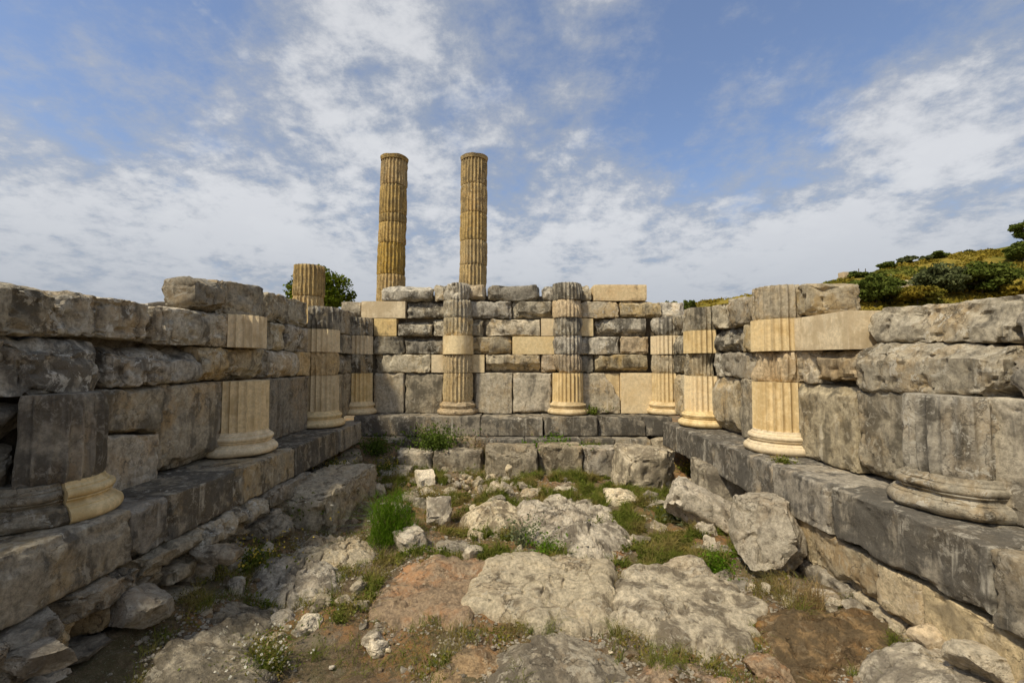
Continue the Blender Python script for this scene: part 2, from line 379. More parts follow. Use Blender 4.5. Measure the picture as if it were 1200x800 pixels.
def hill_mat():
    m, t = mat_new('hill_scrub')
    P = t.node('ShaderNodeNewGeometry').outputs['Position']
    a = t.noise(P, 0.13, 5, 0.6, 0.4); b = t.noise(P, 0.9, 6, 0.7)
    col = t.mix(t.step(b, 0.35, 0.65), (0.14, 0.12, 0.025), (0.28, 0.20, 0.04))
    col = t.mix(t.step(a, 0.45, 0.6), col, (0.095, 0.11, 0.022))
    col = t.mix(t.math('MULTIPLY', t.step(t.noise(P, 0.5, 5, 0.7), 0.60, 0.68), 0.8), col, (0.33, 0.28, 0.20))
    bsdf(t, col, 1.0, None, 0.0); return m
M['hill'] = hill_mat()

# ------------------------------------------------------------------ ground
WL, WR, YB = 3.24, 3.24, 9.5
def gh(X, Y):
    X = np.asarray(X, float); Y = np.asarray(Y, float)
    P = np.stack([X, Y, np.zeros_like(X)], 1)
    inside = sstep(4.6, 3.6, np.abs(X)) * sstep(10.6, 9.8, Y) * sstep(-4, -1, Y)
    z = 0.13 * fbm(P * 0.8, 3, 2) + 0.045 * fbm(P * 3.1, 3, 4) + 0.018 * fbm(P * 11, 2, 6)
    z = z + 0.20 * sstep(-1.9, -2.65, X) + 0.16 * sstep(1.9, 2.7, X) * sstep(7, 3, Y) + 0.30 * sstep(8.05, 8.5, Y) + 0.10 * sstep(5.5, 7.8, Y)
    return z * inside
def gpos(px, py):
    z = 0.0
    for _ in range(4):
        p = on_z(px, py, z); z = float(gh([p[0]], [p[1]])[0])
    return on_z(px, py, z)
def axis_steps(lo, hi, step, far):
    a = list(np.arange(lo, hi + 1e-6, step)); s = step; x = hi
    while x < far: s *= 1.45; x += s; a.append(x)
    s = step; x = lo
    while x > -far: s *= 1.45; x -= s; a.insert(0, x)
    return np.array(a)
gx = axis_steps(-3.4, 3.4, 0.035, 2500); gy = axis_steps(1.2, 9.4, 0.035, 2500)
XX, YY = np.meshgrid(gx, gy, indexing='ij'); Xf, Yf = XX.ravel(), YY.ravel()
nx, ny = len(gx), len(gy)
ii, jj = np.meshgrid(np.arange(nx - 1), np.arange(ny - 1), indexing='ij'); b0 = (ii * ny + jj).ravel()
ground = obj('ground', mesh('ground', np.stack([Xf, Yf, gh(Xf, Yf)], 1), np.stack([b0, b0 + ny, b0 + ny + 1, b0 + 1], 1)), M['soil'])
tag(ground, 'stony brown soil floor with patches of green', None, None, 'structure')

def ridge(X):
    return np.interp(X, [-300, -30, 0, 18, 24.8, 43, 53.5, 63.6, 67.6, 80, 100, 160, 260], [0, 0, 3.5, 7.5, 9.6, 12.9, 15.6, 16.9, 18.0, 20.5, 23, 25, 25])
def hillz(X, Y):
    X = np.asarray(X, float); Y = np.asarray(Y, float)
    P = np.stack([X, Y, np.zeros_like(X)], 1)
    return ridge(X) * sstep(26, 60, Y) ** 0.9 + (0.6 * fbm(P * 0.11, 3, 41) + 0.25 * fbm(P * 0.5, 3, 43)) * sstep(28, 34, Y) * sstep(-20, 10, X) - 0.3 * sstep(34, 28, Y) - 0.2
hx = np.concatenate([np.arange(-40, 100, 0.8), np.arange(100, 420, 8)]); hy = np.concatenate([np.arange(25, 66, 0.7), np.arange(66, 300, 6)])
XX, YY = np.meshgrid(hx, hy, indexing='ij'); n2 = len(hy)
ii, jj = np.meshgrid(np.arange(len(hx) - 1), np.arange(n2 - 1), indexing='ij'); b0 = (ii * n2 + jj).ravel()
hill = obj('hill', mesh('hill', np.stack([XX.ravel(), YY.ravel(), hillz(XX.ravel(), YY.ravel())], 1), np.stack([b0, b0 + n2, b0 + n2 + 1, b0 + 1], 1)), M['hill'])
tag(hill, 'scrub covered hillside rising behind the right wall', None, None, 'structure')
def hill_hit(px, py):
    d = ray(px, py)
    Ys = np.linspace(28, 75, 400); t = Ys / d[1]
    hz = hillz(d[0] * t, Ys); z = EYE + d[2] * t
    k = np.argmax(z < hz) if np.any(z < hz) else 270
    return np.array([d[0] * t[k], Ys[k], hz[k]])

# ------------------------------------------------------------------ the walls
FR = {'L': (np.array([-WL, 0, 0.]), np.array([0, 1., 0]), np.array([1., 0, 0])),
      'R': (np.array([WR, 0, 0.]), np.array([0, 1., 0]), np.array([-1., 0, 0])),
      'B': (np.array([0, YB, 0.]), np.array([1., 0, 0]), np.array([0, -1., 0]))}
FLIP = {'L': True, 'R': False, 'B': True}
ZC = {'O': (1.00, 1.843), 'C1': (1.843, 2.225), 'C2': (2.225, 2.606), 'C3': (2.606, 2.982), 'C4': (2.982, 3.346), 'C5': (3.346, 3.697)}
ORDER = ['O', 'C1', 'C2', 'C3', 'C4', 'C5']
def zline(wall, lev, Y):
    """height of course line lev (0 = plinth top) at depth Y; the right wall has settled a little towards us"""
    base = [1.00, 1.843, 2.225, 2.606, 2.982, 3.346, 3.697][lev]
    if wall == 'R':
        t = min(1.25, max(0, (YB - Y) / 5.1)); base += (0, -.02, -.05, -.05, -.03, 0, 0)[lev] * t
    return base

wallL = tag(empty('cella_wall', (-WL, 5.5, 0)), 'dark shaded wall of grey blocks with half columns, on the left', 'wall', None, 'thing')
wallB = tag(empty('cella_wall', (0, YB, 0)), 'back wall of grey and cream blocks below the two tall columns', 'wall', None, 'thing')
wallR = tag(empty('cella_wall', (WR, 5.5, 0)), 'sunlit wall of pale blocks with cream half columns, on the right', 'wall', None, 'thing')
WALL = {'L': wallL, 'B': wallB, 'R': wallR}
_seed = [100]
def to_u(wall, px, py=430, proud=0.0):
    if wall == 'L': return on_x(px, py, -WL + proud)[1]
    if wall == 'R': return on_x(px, py, WR - proud)[1]
    return on_y(px, py, YB - proud)[0]
def place(wall, P, u_c, n_c, zlo, zhi):
    """local block coords -> world with sheared bottom and top; zlo/zhi are (z at u0, z at u1)"""
    O, U, N = FR[wall]
    Lh = np.abs(P[:, 0]).max() + 1e-6; Hh = np.abs(P[:, 2]).max()
    tu = (P[:, 0] / Lh + 1) / 2
    lo = zlo[0] + (zlo[1] - zlo[0]) * tu; hi = zhi[0] + (zhi[1] - zhi[0]) * tu
    z = (lo + hi) / 2 + P[:, 2] * (hi - lo) / (((zlo[0] + zlo[1]) - (zhi[0] + zhi[1])) / -2)
    return O + np.outer(u_c + P[:, 0], U) + np.outer(n_c + P[:, 1], N) + np.stack([z * 0, z * 0, z], 1)
def wblock(wall, u0, u1, zlo, zhi, mat, proud=0.0, depth=0.5, r=0.03, wear=0.6, amp=1.0, ncut=2, name='stone_block', parent=None, seg=None, gap=0.007, cuts=None, label=None):
    if u0 > u1: u0, u1 = u1, u0; zlo = zlo[::-1]; zhi = zhi[::-1]
    _seed[0] += 1; sd = _seed[0]
    u0 += gap; u1 -= gap
    zlo = (zlo[0] + gap * .5, zlo[1] + gap * .5); zhi = (zhi[0] - gap * .5, zhi[1] - gap * .5)
    L = u1 - u0; H = ((zhi[0] + zhi[1]) - (zlo[0] + zlo[1])) / 2
    dist = YB if wall == 'B' else max(2.4, (u0 + u1) / 2)
    seg = seg or min(0.05, max(0.021, dist * 0.0052))
    smooth = True
    if mat in ('new', 'newstain') and r <= 0.02:
        seg = 0.09; amp *= 0.0; ncut = 0 if mat == 'new' else ncut; smooth = False
    V, Q = stone_box(L, depth, H, seg, r, wear, sd, cuts, amp, ncut, depth_seg=max(seg * 1.6, 0.06))
    W = place(wall, V, (u0 + u1) / 2, proud - depth / 2, zlo, zhi)
    if FLIP[wall]: Q = Q[:, ::-1]
    o = centred(name, W, Q, M[mat], parent or WALL[wall], smooth)
    if label: o['label'] = label
    return o
def course(wall, lev, rows):
    """rows: (px0, px1, material, opts) on course lev of a wall"""
    for row in rows:
        px0, px1, mat = row[:3]; op = dict(row[3]) if len(row) > 3 else {}
        pr = op.pop('proud', 0.0)
        u0, u1 = to_u(wall, px0, 430, pr), to_u(wall, px1, 430, pr)
        Y0, Y1 = (YB, YB) if wall == 'B' else (u0, u1)
        zlo = [zline(wall, lev, Y0), zline(wall, lev, Y1)]; zhi = [zline(wall, lev + 1, Y0), zline(wall, lev + 1, Y1)]
        def zpx(px, py):
            return (on_y(px, py, YB - pr) if wall == 'B' else on_x(px, py, -WL + pr if wall == 'L' else WR - pr))[2]
        yt = op.pop('yt', None); yb = op.pop('yb', None)
        if yt: zhi = [zpx(px0, yt[0]), zpx(px1, yt[1])]
        if yb: zlo = [zpx(px0, yb[0]), zpx(px1, yb[1])]
        if mat in ('new',): op.setdefault('r', 0.008); op.setdefault('amp', 0.1)
        elif mat == 'newstain': op.setdefault('r', 0.014); op.setdefault('ncut', 0)
        elif lev == 0: op.setdefault('r', 0.028); op.setdefault('wear', 0.7); op.setdefault('amp', 0.55); op.setdefault('ncut', 3)
        else: op.setdefault('r', 0.034); op.setdefault('wear', 0.75); op.setdefault('ncut', 3)
        pr2 = rng.uniform(-0.03, 0.02) if (lev > 0 and mat not in ('new', 'newstain') and pr == 0) else 0
        wblock(wall, u0, u1, tuple(zlo), tuple(zhi), mat, proud=pr + pr2, **op)

# --- back wall
course('B', 0, [(437, 474, 'ortho'), (474, 521, 'ortho'), (551, 601, 'ortho', dict(ncut=2)), (601, 650, 'ortho', dict(ncut=2)),
                (681, 727, 'ortho', dict(cuts=[((0.27, 0.0, 0.12), (1, .12, .62))], ncut=0)), (727, 764, 'new')])
wblock('B', to_u('B', 700), to_u('B', 727), (1.03, 1.03), (1.835, 1.835), 'new', proud=-0.09, depth=0.35, r=0.01, name='repair_block')
course('B', 1, [(437, 505, 'grey', dict(wear=1.0)), (505, 522, 'new'), (550, 568, 'new'), (568.5, 634, 'greywarm', dict(wear=1.2, ncut=5)), (634, 652, 'tan'),
                (680, 696, 'grey'), (697, 760, 'greywarm', dict(wear=.8, ncut=4))])
course('B', 2, [(437, 472.5, 'grey', dict(wear=.9)), (473, 521, 'grey', dict(wear=.9)), (551, 599.5, 'greywarm'), (600, 652, 'new'), (680, 727, 'grey'),
                (727.5, 761, 'tan', dict(wear=1.0, ncut=4))])
course('B', 3, [(437, 464.5, 'newstain'), (465, 506, 'grey', dict(r=.06, wear=1.0)), (506, 526, 'grey'), (544, 566.5, 'greywarm', dict(r=.06)), (568, 634, 'greywarm', dict(wear=.9)),
                (634, 652, 'new'), (680, 696, 'new'), (697, 758, 'grey', dict(wear=1.2, ncut=6))])
course('B', 4, [(397, 422, 'greywarm', dict(r=.05)), (422, 474.5, 'new'), (476, 524, 'grey', dict(r=.06, wear=1.0)), (550, 599.5, 'grey', dict(wear=.7)), (600.5, 651, 'grey'),
                (680, 726.5, 'greywarm', dict(r=.06)), (727, 777, 'greywarm', dict(r=.055)), (777, 806, 'grey', dict(wear=1.1))])
course('B', 5, [(445.5, 506, 'grey', dict(r=.10, wear=1.0)), (506, 523, 'greydark'), (546, 569, 'greywarm'), (570, 633.5, 'grey', dict(r=.11)), (636.5, 653, 'grey', dict(r=.07, wear=1.2)),
                (680, 695, 'grey', dict(r=.08, wear=1.2)), (696, 760, 'newstain', dict(yt=(333, 333), r=.02))])
# --- left wall
course('L', 0, [(-160, -60, 'orthodark'), (-60, 40, 'orthodark', dict(yb=(640, 583), yt=(560, 514), ncut=3, r=.05, wear=.8)),
                (-60, 42, 'greydark', dict(yb=(558, 510), yt=(492, 467), r=.06, wear=1.0)),
                (124, 194.5, 'orthodark', dict(yb=(588, 566), yt=(509, 507), wear=.5)), (124, 194.5, 'orthodark', dict(yb=(508, 506), wear=.4)), (195, 263, 'orthodark', dict(ncut=2)),
                (312, 364, 'orthodark'), (395, 420, 'orthodark')])
course('L', 1, [(-160, -70, 'greydark'), (-70, 12, 'greydark'), (12.5, 132, 'greydark', dict(proud=.10, yb=(466, 463), yt=(393, 398), r=.05, wear=1.0, ncut=4, amp=1.1)), (132, 240, 'greydark', dict(wear=1.0, r=.05, ncut=4)),
                (240, 313, 'greywarm', dict(r=.07, wear=.8, proud=.05)), (313, 352, 'greydark', dict(r=.07)), (352, 365, 'tan', dict(ncut=0)), (395, 412, 'greydark'), (412, 422, 'greydark')])
course('L', 2, [(-160, -75, 'greydark'), (-75, 62, 'greydark', dict(yt=(300, 334), yb=(392, 394), wear=.7, proud=.04, amp=1.0, r=.03)), (62.5, 183, 'greydark', dict(yt=(335, 356), yb=(394, 399), wear=1.0, ncut=4, amp=1.0)),
                (183.5, 264, 'greydark', dict(yt=(357, 368), wear=.8, r=.05)), (314, 334, 'grey', dict(r=.06)), (334.5, 365, 'greydark', dict(r=.05, wear=1.0)), (395, 422, 'greydark')])
course('L', 3, [(229, 265, 'greydark', dict(yt=(322, 328), yb=(361, 367), r=.09, wear=.9, proud=.04, amp=1.0, depth=.40)), (265.5, 313, 'greydark', dict(yt=(325, 337), r=.07, wear=1.3, ncut=4, proud=.03)), (313.5, 366, 'greydark', dict(yt=(340, 356), r=.05, wear=1.0)),
                (395, 422, 'greydark', dict(yt=(361, 366)))])
# --- right wall
course('R', 0, [(778, 805, 'ortho', dict(wear=1.1, ncut=4, amp=1)), (832, 861, 'ortho'), (861, 884, 'ortho'), (933, 1000, 'ortho'), (1000, 1066, 'ortho'), (1136, 1240, 'ortho', dict(ncut=3, wear=.8)), (1240, 1420, 'ortho'), (1420, 1700, 'ortho')])
course('R', 1, [(778, 808, 'grey', dict(wear=1.1)), (832, 842, 'grey'), (842.5, 885, 'ortho', dict(r=.03)), (931, 954, 'greywarm', dict(r=.02, ncut=1)), (954.5, 1004, 'tan', dict(wear=.6, ncut=3)),
                (1000, 1172, 'greydark', dict(proud=.02, wear=1.0, ncut=5, r=.06, yt=(401, 402), yb=(459, 468), amp=1.0)), (1172, 1330, 'greydark', dict(wear=1)), (1330, 1700, 'grey')])
course('R', 2, [(778, 803, 'grey', dict(wear=.9, ncut=4)), (832, 870, 'grey', dict(wear=.9, ncut=5, r=.05, amp=1.4)), (870, 884, 'greywarm'), (931, 997, 'new', dict(proud=.03)),
                (1010, 1190, 'greydark', dict(proud=-.12, wear=.9, ncut=3, r=.035, yt=(362, 344), yb=(402, 401), amp=1.0, cuts=[((0.45, .2, .17), (.42, .1, .9)), ((0.55, .25, -.06), (.8, .6, -.35))])), (1190, 1420, 'greydark', dict(proud=-.10, yt=(354, 318), yb=(402, 398), r=.05)), (1420, 1700, 'grey')])
course('R', 3, [(778, 806, 'grey', dict(wear=1.3, ncut=4)), (832, 849, 'grey', dict(wear=1.0)), (848, 887, 'greywarm', dict(wear=1.0, ncut=5, r=.06, yt=(350, 345), amp=1.4)), (929, 960, 'greywarm', dict(yt=(333, 331), r=.08, wear=.8, ncut=3, depth=.46))])

# --- rubble cores behind the faces, so that joints open onto stone
def core(wall, pieces):
    for (u0, u1, ztop, n) in pieces:
        wblock(wall, u0, u1, (0.2, 0.2), (ztop, ztop), 'core', proud=-n, depth=0.5, r=.05, wear=.5, amp=1.2, ncut=1, name='rubble_core', seg=0.12, gap=0)
core('B', [(-3.2, 3.3, 3.2, .16), (-2.6, 2.6, 3.5, .26)])
core('L', [(0.9, 9.4, 2.1, .20), (0.9, 4.95, 2.42, .24), (4.9, 9.4, 2.72, .26)])
core('R', [(1.0, 9.4, 2.1, .20), (1.0, 5.2, 2.4, .34), (5.15, 9.4, 2.72, .16)])

# --- engaged half columns
NFL = 24
def flute(phi):
    """0 on the fillets, 1 in the middle of a flute"""
    t = (phi / (2 * math.pi / NFL)) % 1.0
    a = np.clip((t - 0.10) / 0.80, 0, 1)
    return np.sqrt(np.maximum(0, 1 - (2 * a - 1) ** 2))
def drum_mesh(cx, cy, z0, z1, r0, r1, facing, span, mode, seed, fl=0.030, per=8, zs=None, rot=0.0, tilt=(0, 0)):
    n = int(round(NFL * per * span / 360))
    phi = np.linspace(-span / 2, span / 2, n + 1) * math.pi / 180
    closed = span >= 359.9
    if closed: phi = phi[:-1]
    nz = zs or {'new': 3, 'smooth': 3}.get(mode, max(6, int((z1 - z0) / 0.035)))
    tz = crowd(np.linspace(0, 1, nz + 1), 0.4)
    PH, TZ = np.meshgrid(phi, tz); ph = PH.ravel(); t = TZ.ravel()
    z = z0 + (z1 - z0) * t
    rb = r0 + (r1 - r0) * t
    ang = facing + ph
    dirx, diry = np.cos(ang), np.sin(ang)
    P = np.stack([cx + dirx * r0, cy + diry * r0, z], 1) + seed * 1.37
    f = flute(ph + rot)
    if mode == 'smooth':
        rad = rb - 0.004 * (1 - np.cos(ph * NFL / 2)) * 0.5
    elif mode == 'new':
        rad = rb - fl * f
    else:
        k = {'old': 0.55, 'worn': 1.0, 'broken': 1.75, 'fine': 0.35}[mode]
        er = np.maximum(0, fbm(P * 2.6, 4, seed) + 0.08) * 0.085 * k + np.maximum(0, fbm(P * 9, 3, seed + 3)) * 0.02 * k
        edge = np.exp(-np.minimum(t, 1 - t) * (z1 - z0) / 0.03) * (0.012 + 0.045 * k * np.maximum(0, fbm(P * 3.7, 3, seed + 9) + 0.12))
        rad = np.minimum(rb - fl * f, rb - er) - edge
        if mode == 'broken':
            g = fbm(np.stack([P[:, 0] * 1.2, P[:, 1] * 1.2, P[:, 2] * 1.6], 1), 2, seed + 5)
            rad -= np.maximum(0, g) * 0.20
    ox = tilt[0] * (z - z0); oy = tilt[1] * (z - z0)
    V = np.stack([cx + dirx * rad + ox, cy + diry * rad + oy, z], 1)
    m = len(phi); nn = nz
    i, j = np.meshgrid(np.arange(nn), np.arange(m if closed else m - 1), indexing='ij'); i = i.ravel(); j = j.ravel(); j2 = (j + 1) % m
    Q = np.stack([i * m + j, i * m + j2, (i + 1) * m + j2, (i + 1) * m + j], 1)
    # caps as fans round the axis
    c0 = len(V); V = np.concatenate([V, [[cx, cy, z0], [cx + tilt[0] * (z1 - z0), cy + tilt[1] * (z1 - z0), z1]]])
    j = np.arange(m if closed else m - 1); j2 = (j + 1) % m
    Tb = np.stack([np.full_like(j, c0), j2, j], 1); Tt = np.stack([np.full_like(j, c0 + 1), nn * m + j, nn * m + j2], 1)
    fs = [Q, np.concatenate([Tb, Tt])]
    if not closed:
        e0 = np.arange(nn + 1) * m; e1 = e0 + m - 1
        fs += [np.concatenate([e0, [c0 + 1, c0]])[None, :], np.concatenate([e1[::-1], [c0, c0 + 1]])[None, :]]
    return V, fs
FACE = {'L': 0.0, 'R': math.pi, 'B': -math.pi / 2, 'CL': -math.pi / 4, 'CR': -3 * math.pi / 4}
def base_mesh(cx, cy, z0, facing, span, seed, worn=0.0, rs=0.32):
    """attic base: torus, scotia, torus, apophyge"""
    pr = [(0.0, 0.0), (0.385, 0.0)]
    for a in np.linspace(-80, 80, 9): pr.append((0.385 + 0.042 * math.cos(math.radians(a)), 0.048 + 0.047 * math.sin(math.radians(a))))
    pr += [(0.388, 0.099), (0.388, 0.106)]
    for a in np.linspace(0, 180, 7): pr.append((0.384 - 0.030 * math.sin(math.radians(a)) - 0.018 * a / 180, 0.108 + 0.040 * a / 180))
    pr += [(0.366, 0.156)]
    for a in np.linspace(-80, 80, 7): pr.append((0.352 + 0.026 * math.cos(math.radians(a)), 0.184 + 0.027 * math.sin(math.radians(a))))
    pr += [(0.342, 0.214), (0.342, 0.224), (rs + 0.004, 0.238), (rs - 0.002, 0.26), (0.0, 0.262)]
    pr = np.array(pr); m = len(pr); n = int(64 * span / 360)
    phi = facing + np.linspace(-span / 2, span / 2, n + 1) * math.pi / 180
    PH, K = np.meshgrid(phi, np.arange(m), indexing='ij'); ph = PH.ravel(); k = K.ravel()
    rad = pr[k, 0]; z = z0 + pr[k, 1]
    P = np.stack([cx + np.cos(ph) * rad, cy + np.sin(ph) * rad, z], 1)
    w_ = np.maximum(0, fbm(P * 4.0 + seed, 3, seed)) * (0.015 + 0.16 * worn) + np.abs(fbm(P * 14, 2, seed)) * 0.012 * worn
    rad = np.maximum(0, rad - w_ * (rad > 0.05))
    V = np.stack([cx + np.cos(ph) * rad, cy + np.sin(ph) * rad, z], 1)
    i, j = np.meshgrid(np.arange(n), np.arange(m - 1), indexing='ij'); i = i.ravel(); j = j.ravel()
    Q = np.stack([i * m + j, (i + 1) * m + j, (i + 1) * m + j + 1, i * m + j + 1], 1)
    if span > 359: return V, Q
    return V, [Q, np.arange(m)[None, :], (n * m + np.arange(m))[None, ::-1]]

def half_column(wall, u, drums, facing=None, base=('new', 0.0), span=210, corner=None, r=0.32, recess=0.0):
    """drums: list of (course level, material, mode) from the plinth up"""
    O, U, N = FR[wall]
    c = O + U * u - N * recess
    if corner is not None: c = np.array(corner, float)
    f = FACE[wall] if facing is None else facing
    root = empty('half_column', (0, 0, 0), WALL[wall]); root.location = np.array([c[0], c[1], 1.0]) - np.array(WALL[wall].location)
    for (lev, mat, mode, *rest) in drums:
        dr = rest[0] if rest else 0.0
        _seed[0] += 1
        z0, z1 = zline(wall, lev, c[1]), zline(wall, lev + 1, c[1])
        if lev == 0: z0 += 0.255
        V, F = drum_mesh(c[0] - 0 + N[0] * dr, c[1] + N[1] * dr, z0 + .003, z1 - .003, r, r - 0.004, f, span, mode, _seed[0], fl=0.037)
        centred('drum', V, F, M[mat], root, smooth=(mode not in ('new', 'smooth')))
    if base:
        V, F = base_mesh(c[0], c[1], 1.003, f, span, _seed[0], base[1], r)
        o = centred('column_base', V, F, M[base[0]], root, True)
    return root
half_column('B', -1.125, [(0, 'oldcream', 'fine'), (1, 'oldcream', 'fine'), (2, 'new', 'smooth', .01), (3, 'greywarm', 'worn', -.02), (4, 'grey', 'worn', -.02), (5, 'grey', 'broken')], base=('tan', 0.5))
half_column('B', 1.16, [(0, 'new', 'new'), (1, 'tan', 'broken'), (2, 'greydark', 'worn'), (3, 'grey', 'worn'), (4, 'tan', 'worn', .02), (5, 'grey', 'old', .02)])
half_column('B', -3.2, [(0, 'new', 'new'), (1, 'greydark', 'old'), (2, 'new', 'new'), (3, 'greydark', 'old')], facing=FACE['CL'], span=300, corner=(-3.22, 9.48))
half_column('B', 3.2, [(0, 'new', 'new'), (1, 'greywarm', 'worn'), (2, 'new', 'new'), (3, 'greydark', 'broken')], facing=FACE['CR'], span=300, corner=(3.22, 9.48))
half_column('L', 5.43, [(0, 'new', 'new'), (2, 'new', 'new', -.05)])
half_column('L', 7.67, [(0, 'new', 'new'), (1, 'tan', 'worn'), (2, 'new', 'new'), (3, 'greydark', 'old')])
lc = half_column('L', 3.17, [(0, 'orthodark', 'old', .03)], base=None, facing=.33, span=182)
half_column('R', 5.49, [(0, 'new', 'new'), (1, 'tan', 'broken', .02), (2, 'new', 'new'), (3, 'greywarm', 'old')])
half_column('R', 7.70, [(0, 'new', 'new'), (1, 'greywarm', 'broken'), (2, 'new', 'new'), (3, 'grey', 'old')])
half_column('R', 3.36, [(0, 'grey', 'old')], base=('greydark', 0.30), recess=.03)
# the broken base on the left: half old grey, half new repair
for (fa, sp_, mt, wn, lab) in ((-1.20, 84, 'greydark', 0.40, 'weathered grey half of the base'), (0.68, 130, 'new', 0.0, 'cream repair in the base')):
    V, F = base_mesh(-WL + .02, 3.17, 1.003, fa, sp_, 7, wn)
    o = centred('column_base', V, F, M[mt], lc, True); o['label'] = lab

# --- plinth, lower step and foundations, parts of their walls
PF = 0.52
def ledge(wall, pxs, zlo, zhi, mat, proud, name, depth=0.75, py=500, **op):
    us = [to_u(wall, p, py, proud) for p in pxs]
    for a, b in zip(us[:-1], us[1:]):
        m = rng.choice(mat) if isinstance(mat, (list, tuple)) else mat
        dz = rng.uniform(-.008, .008)
        wblock(wall, a, b, (zlo, zlo), (zhi + dz, zhi + dz), m, proud=proud + rng.uniform(-.012, .012), depth=depth, name=name, gap=0.002, **op)
ledge('B', [414, 487, 563, 636], 0.62, 0.998, 'plinth', PF, 'plinth_block', r=.02, wear=.4, ncut=1, amp=.35)
ledge('B', [636, 701, 757, 788], 0.62, 0.998, 'plinth', PF + .02, 'plinth_block', r=.025, wear=.8, ncut=2, amp=.4)
ledge('L', [-250, -60, 162, 201, 276, 346, 399, 424], 0.63, 0.998, 'plinth', PF, 'plinth_block', r=.022, wear=.45, ncut=2, amp=.45)
ledge('R', [776, 836, 905, 968, 1150, 1420, 1800], 0.57, 0.998, 'plinth', PF, 'plinth_block', r=.022, wear=.4, ncut=2, amp=.45)
ledge('B', [418, 472, 520, 557, 615, 681, 720, 763], 0.22, 0.612, 'plinth', 0.80, 'step_block', depth=0.6, r=.02, wear=.5, ncut=1, amp=.4)
ledge('L', [-200, -80, 20, 104, 175, 245, 322, 372], 0.44, 0.625, ['rockgrey', 'grey'], 0.63, 'step_block', depth=0.6, r=.07, wear=.9, ncut=3, amp=1.3)
ledge('R', [870, 949, 1022, 1072, 1191, 1420, 1700], 0.20, 0.565, ['oldcream', 'cream'], PF - .03, 'step_block', depth=0.6, r=.025, wear=.5, ncut=1, amp=.6)
ledge('R', [860, 905, 985, 1040, 1100, 1165, 1300, 1500], -0.12, 0.205, ['cream', 'rock', 'tan'], PF - .01, 'foundation_stone', depth=0.6, r=.05, wear=.8, ncut=4, amp=1.2)

# ------------------------------------------------------------------ loose rocks
_ico = {}
def ico(sub):
    if sub in _ico: return _ico[sub]
    t = (1 + 5 ** .5) / 2
    V = [(-1, t, 0), (1, t, 0), (-1, -t, 0), (1, -t, 0), (0, -1, t), (0, 1, t), (0, -1, -t), (0, 1, -t), (t, 0, -1), (t, 0, 1), (-t, 0, -1), (-t, 0, 1)]
    F = [(0, 11, 5), (0, 5, 1), (0, 1, 7), (0, 7, 10), (0, 10, 11), (1, 5, 9), (5, 11, 4), (11, 10, 2), (10, 7, 6), (7, 1, 8), (3, 9, 4), (3, 4, 2), (3, 2, 6), (3, 6, 8), (3, 8, 9), (4, 9, 5), (2, 4, 11), (6, 2, 10), (8, 6, 7), (9, 8, 1)]
    V = np.array(V, float); V /= np.linalg.norm(V[0]); F = np.array(F)
    for _ in range(sub):
        E = np.concatenate([F[:, [0, 1]], F[:, [1, 2]], F[:, [2, 0]]]); E.sort(1)
        U, inv = np.unique(E, axis=0, return_inverse=True); inv = inv.ravel()
        mid = V[U].mean(1); mid /= np.linalg.norm(mid, axis=1, keepdims=True)
        n = len(V); k = len(F); a, b, c = inv[:k] + n, inv[k:2 * k] + n, inv[2 * k:] + n
        F = np.concatenate([np.stack([F[:, 0], a, c], 1), np.stack([F[:, 1], b, a], 1), np.stack([F[:, 2], c, b], 1), np.stack([a, b, c], 1)])
        V = np.concatenate([V, mid])
    _ico[sub] = (V, F); return _ico[sub]
def rock_mesh(sx, sy, sz, seed, boxy=0.6, sub=4, facets=13, rough=0.8):
    V, F = ico(sub); R = np.random.RandomState(seed)
    p = np.sign(V) * np.abs(V) ** (1.0 - 0.55 * boxy)
    for _ in range(facets):
        n = R.normal(size=3); n /= np.linalg.norm(n); d = R.uniform(0.60, 0.92)
        k = p @ n - d; p = p - np.maximum(k, 0)[:, None] * n
    sp = R.uniform(0, 90, 3)
    p = p * np.array([sx, sy, sz]) / 2
    s = (sx * sy * sz) ** (1 / 3)
    nr = p / np.maximum(np.linalg.norm(p, axis=1, keepdims=True), 1e-6)
    ridg = 1 - np.abs(fbm(p / s * 2.2 + sp, 3, 77)) * 2.2
    disp = rough * s * (0.07 * fbm(p / s * 1.3 + sp, 3, 71) + 0.040 * fbm(p / s * 5 + sp, 4, 73, .6) - 0.06 * np.maximum(ridg - 0.72, 0) * 3)
    return p + nr * disp[:, None], F
def rotz(V, a):
    c, s = math.cos(a), math.sin(a); return np.stack([V[:, 0] * c - V[:, 1] * s, V[:, 0] * s + V[:, 1] * c, V[:, 2]], 1)
def roty(V, a):
    c, s = math.cos(a), math.sin(a); return np.stack([V[:, 0] * c + V[:, 2] * s, V[:, 1], -V[:, 0] * s + V[:, 2] * c], 1)
def rotx(V, a):
    c, s = math.cos(a), math.sin(a); return np.stack([V[:, 0], V[:, 1] * c - V[:, 2] * s, V[:, 1] * s + V[:, 2] * c], 1)
RIM = []
OBST = []     # footprints of rocks: plants keep clear of the middles
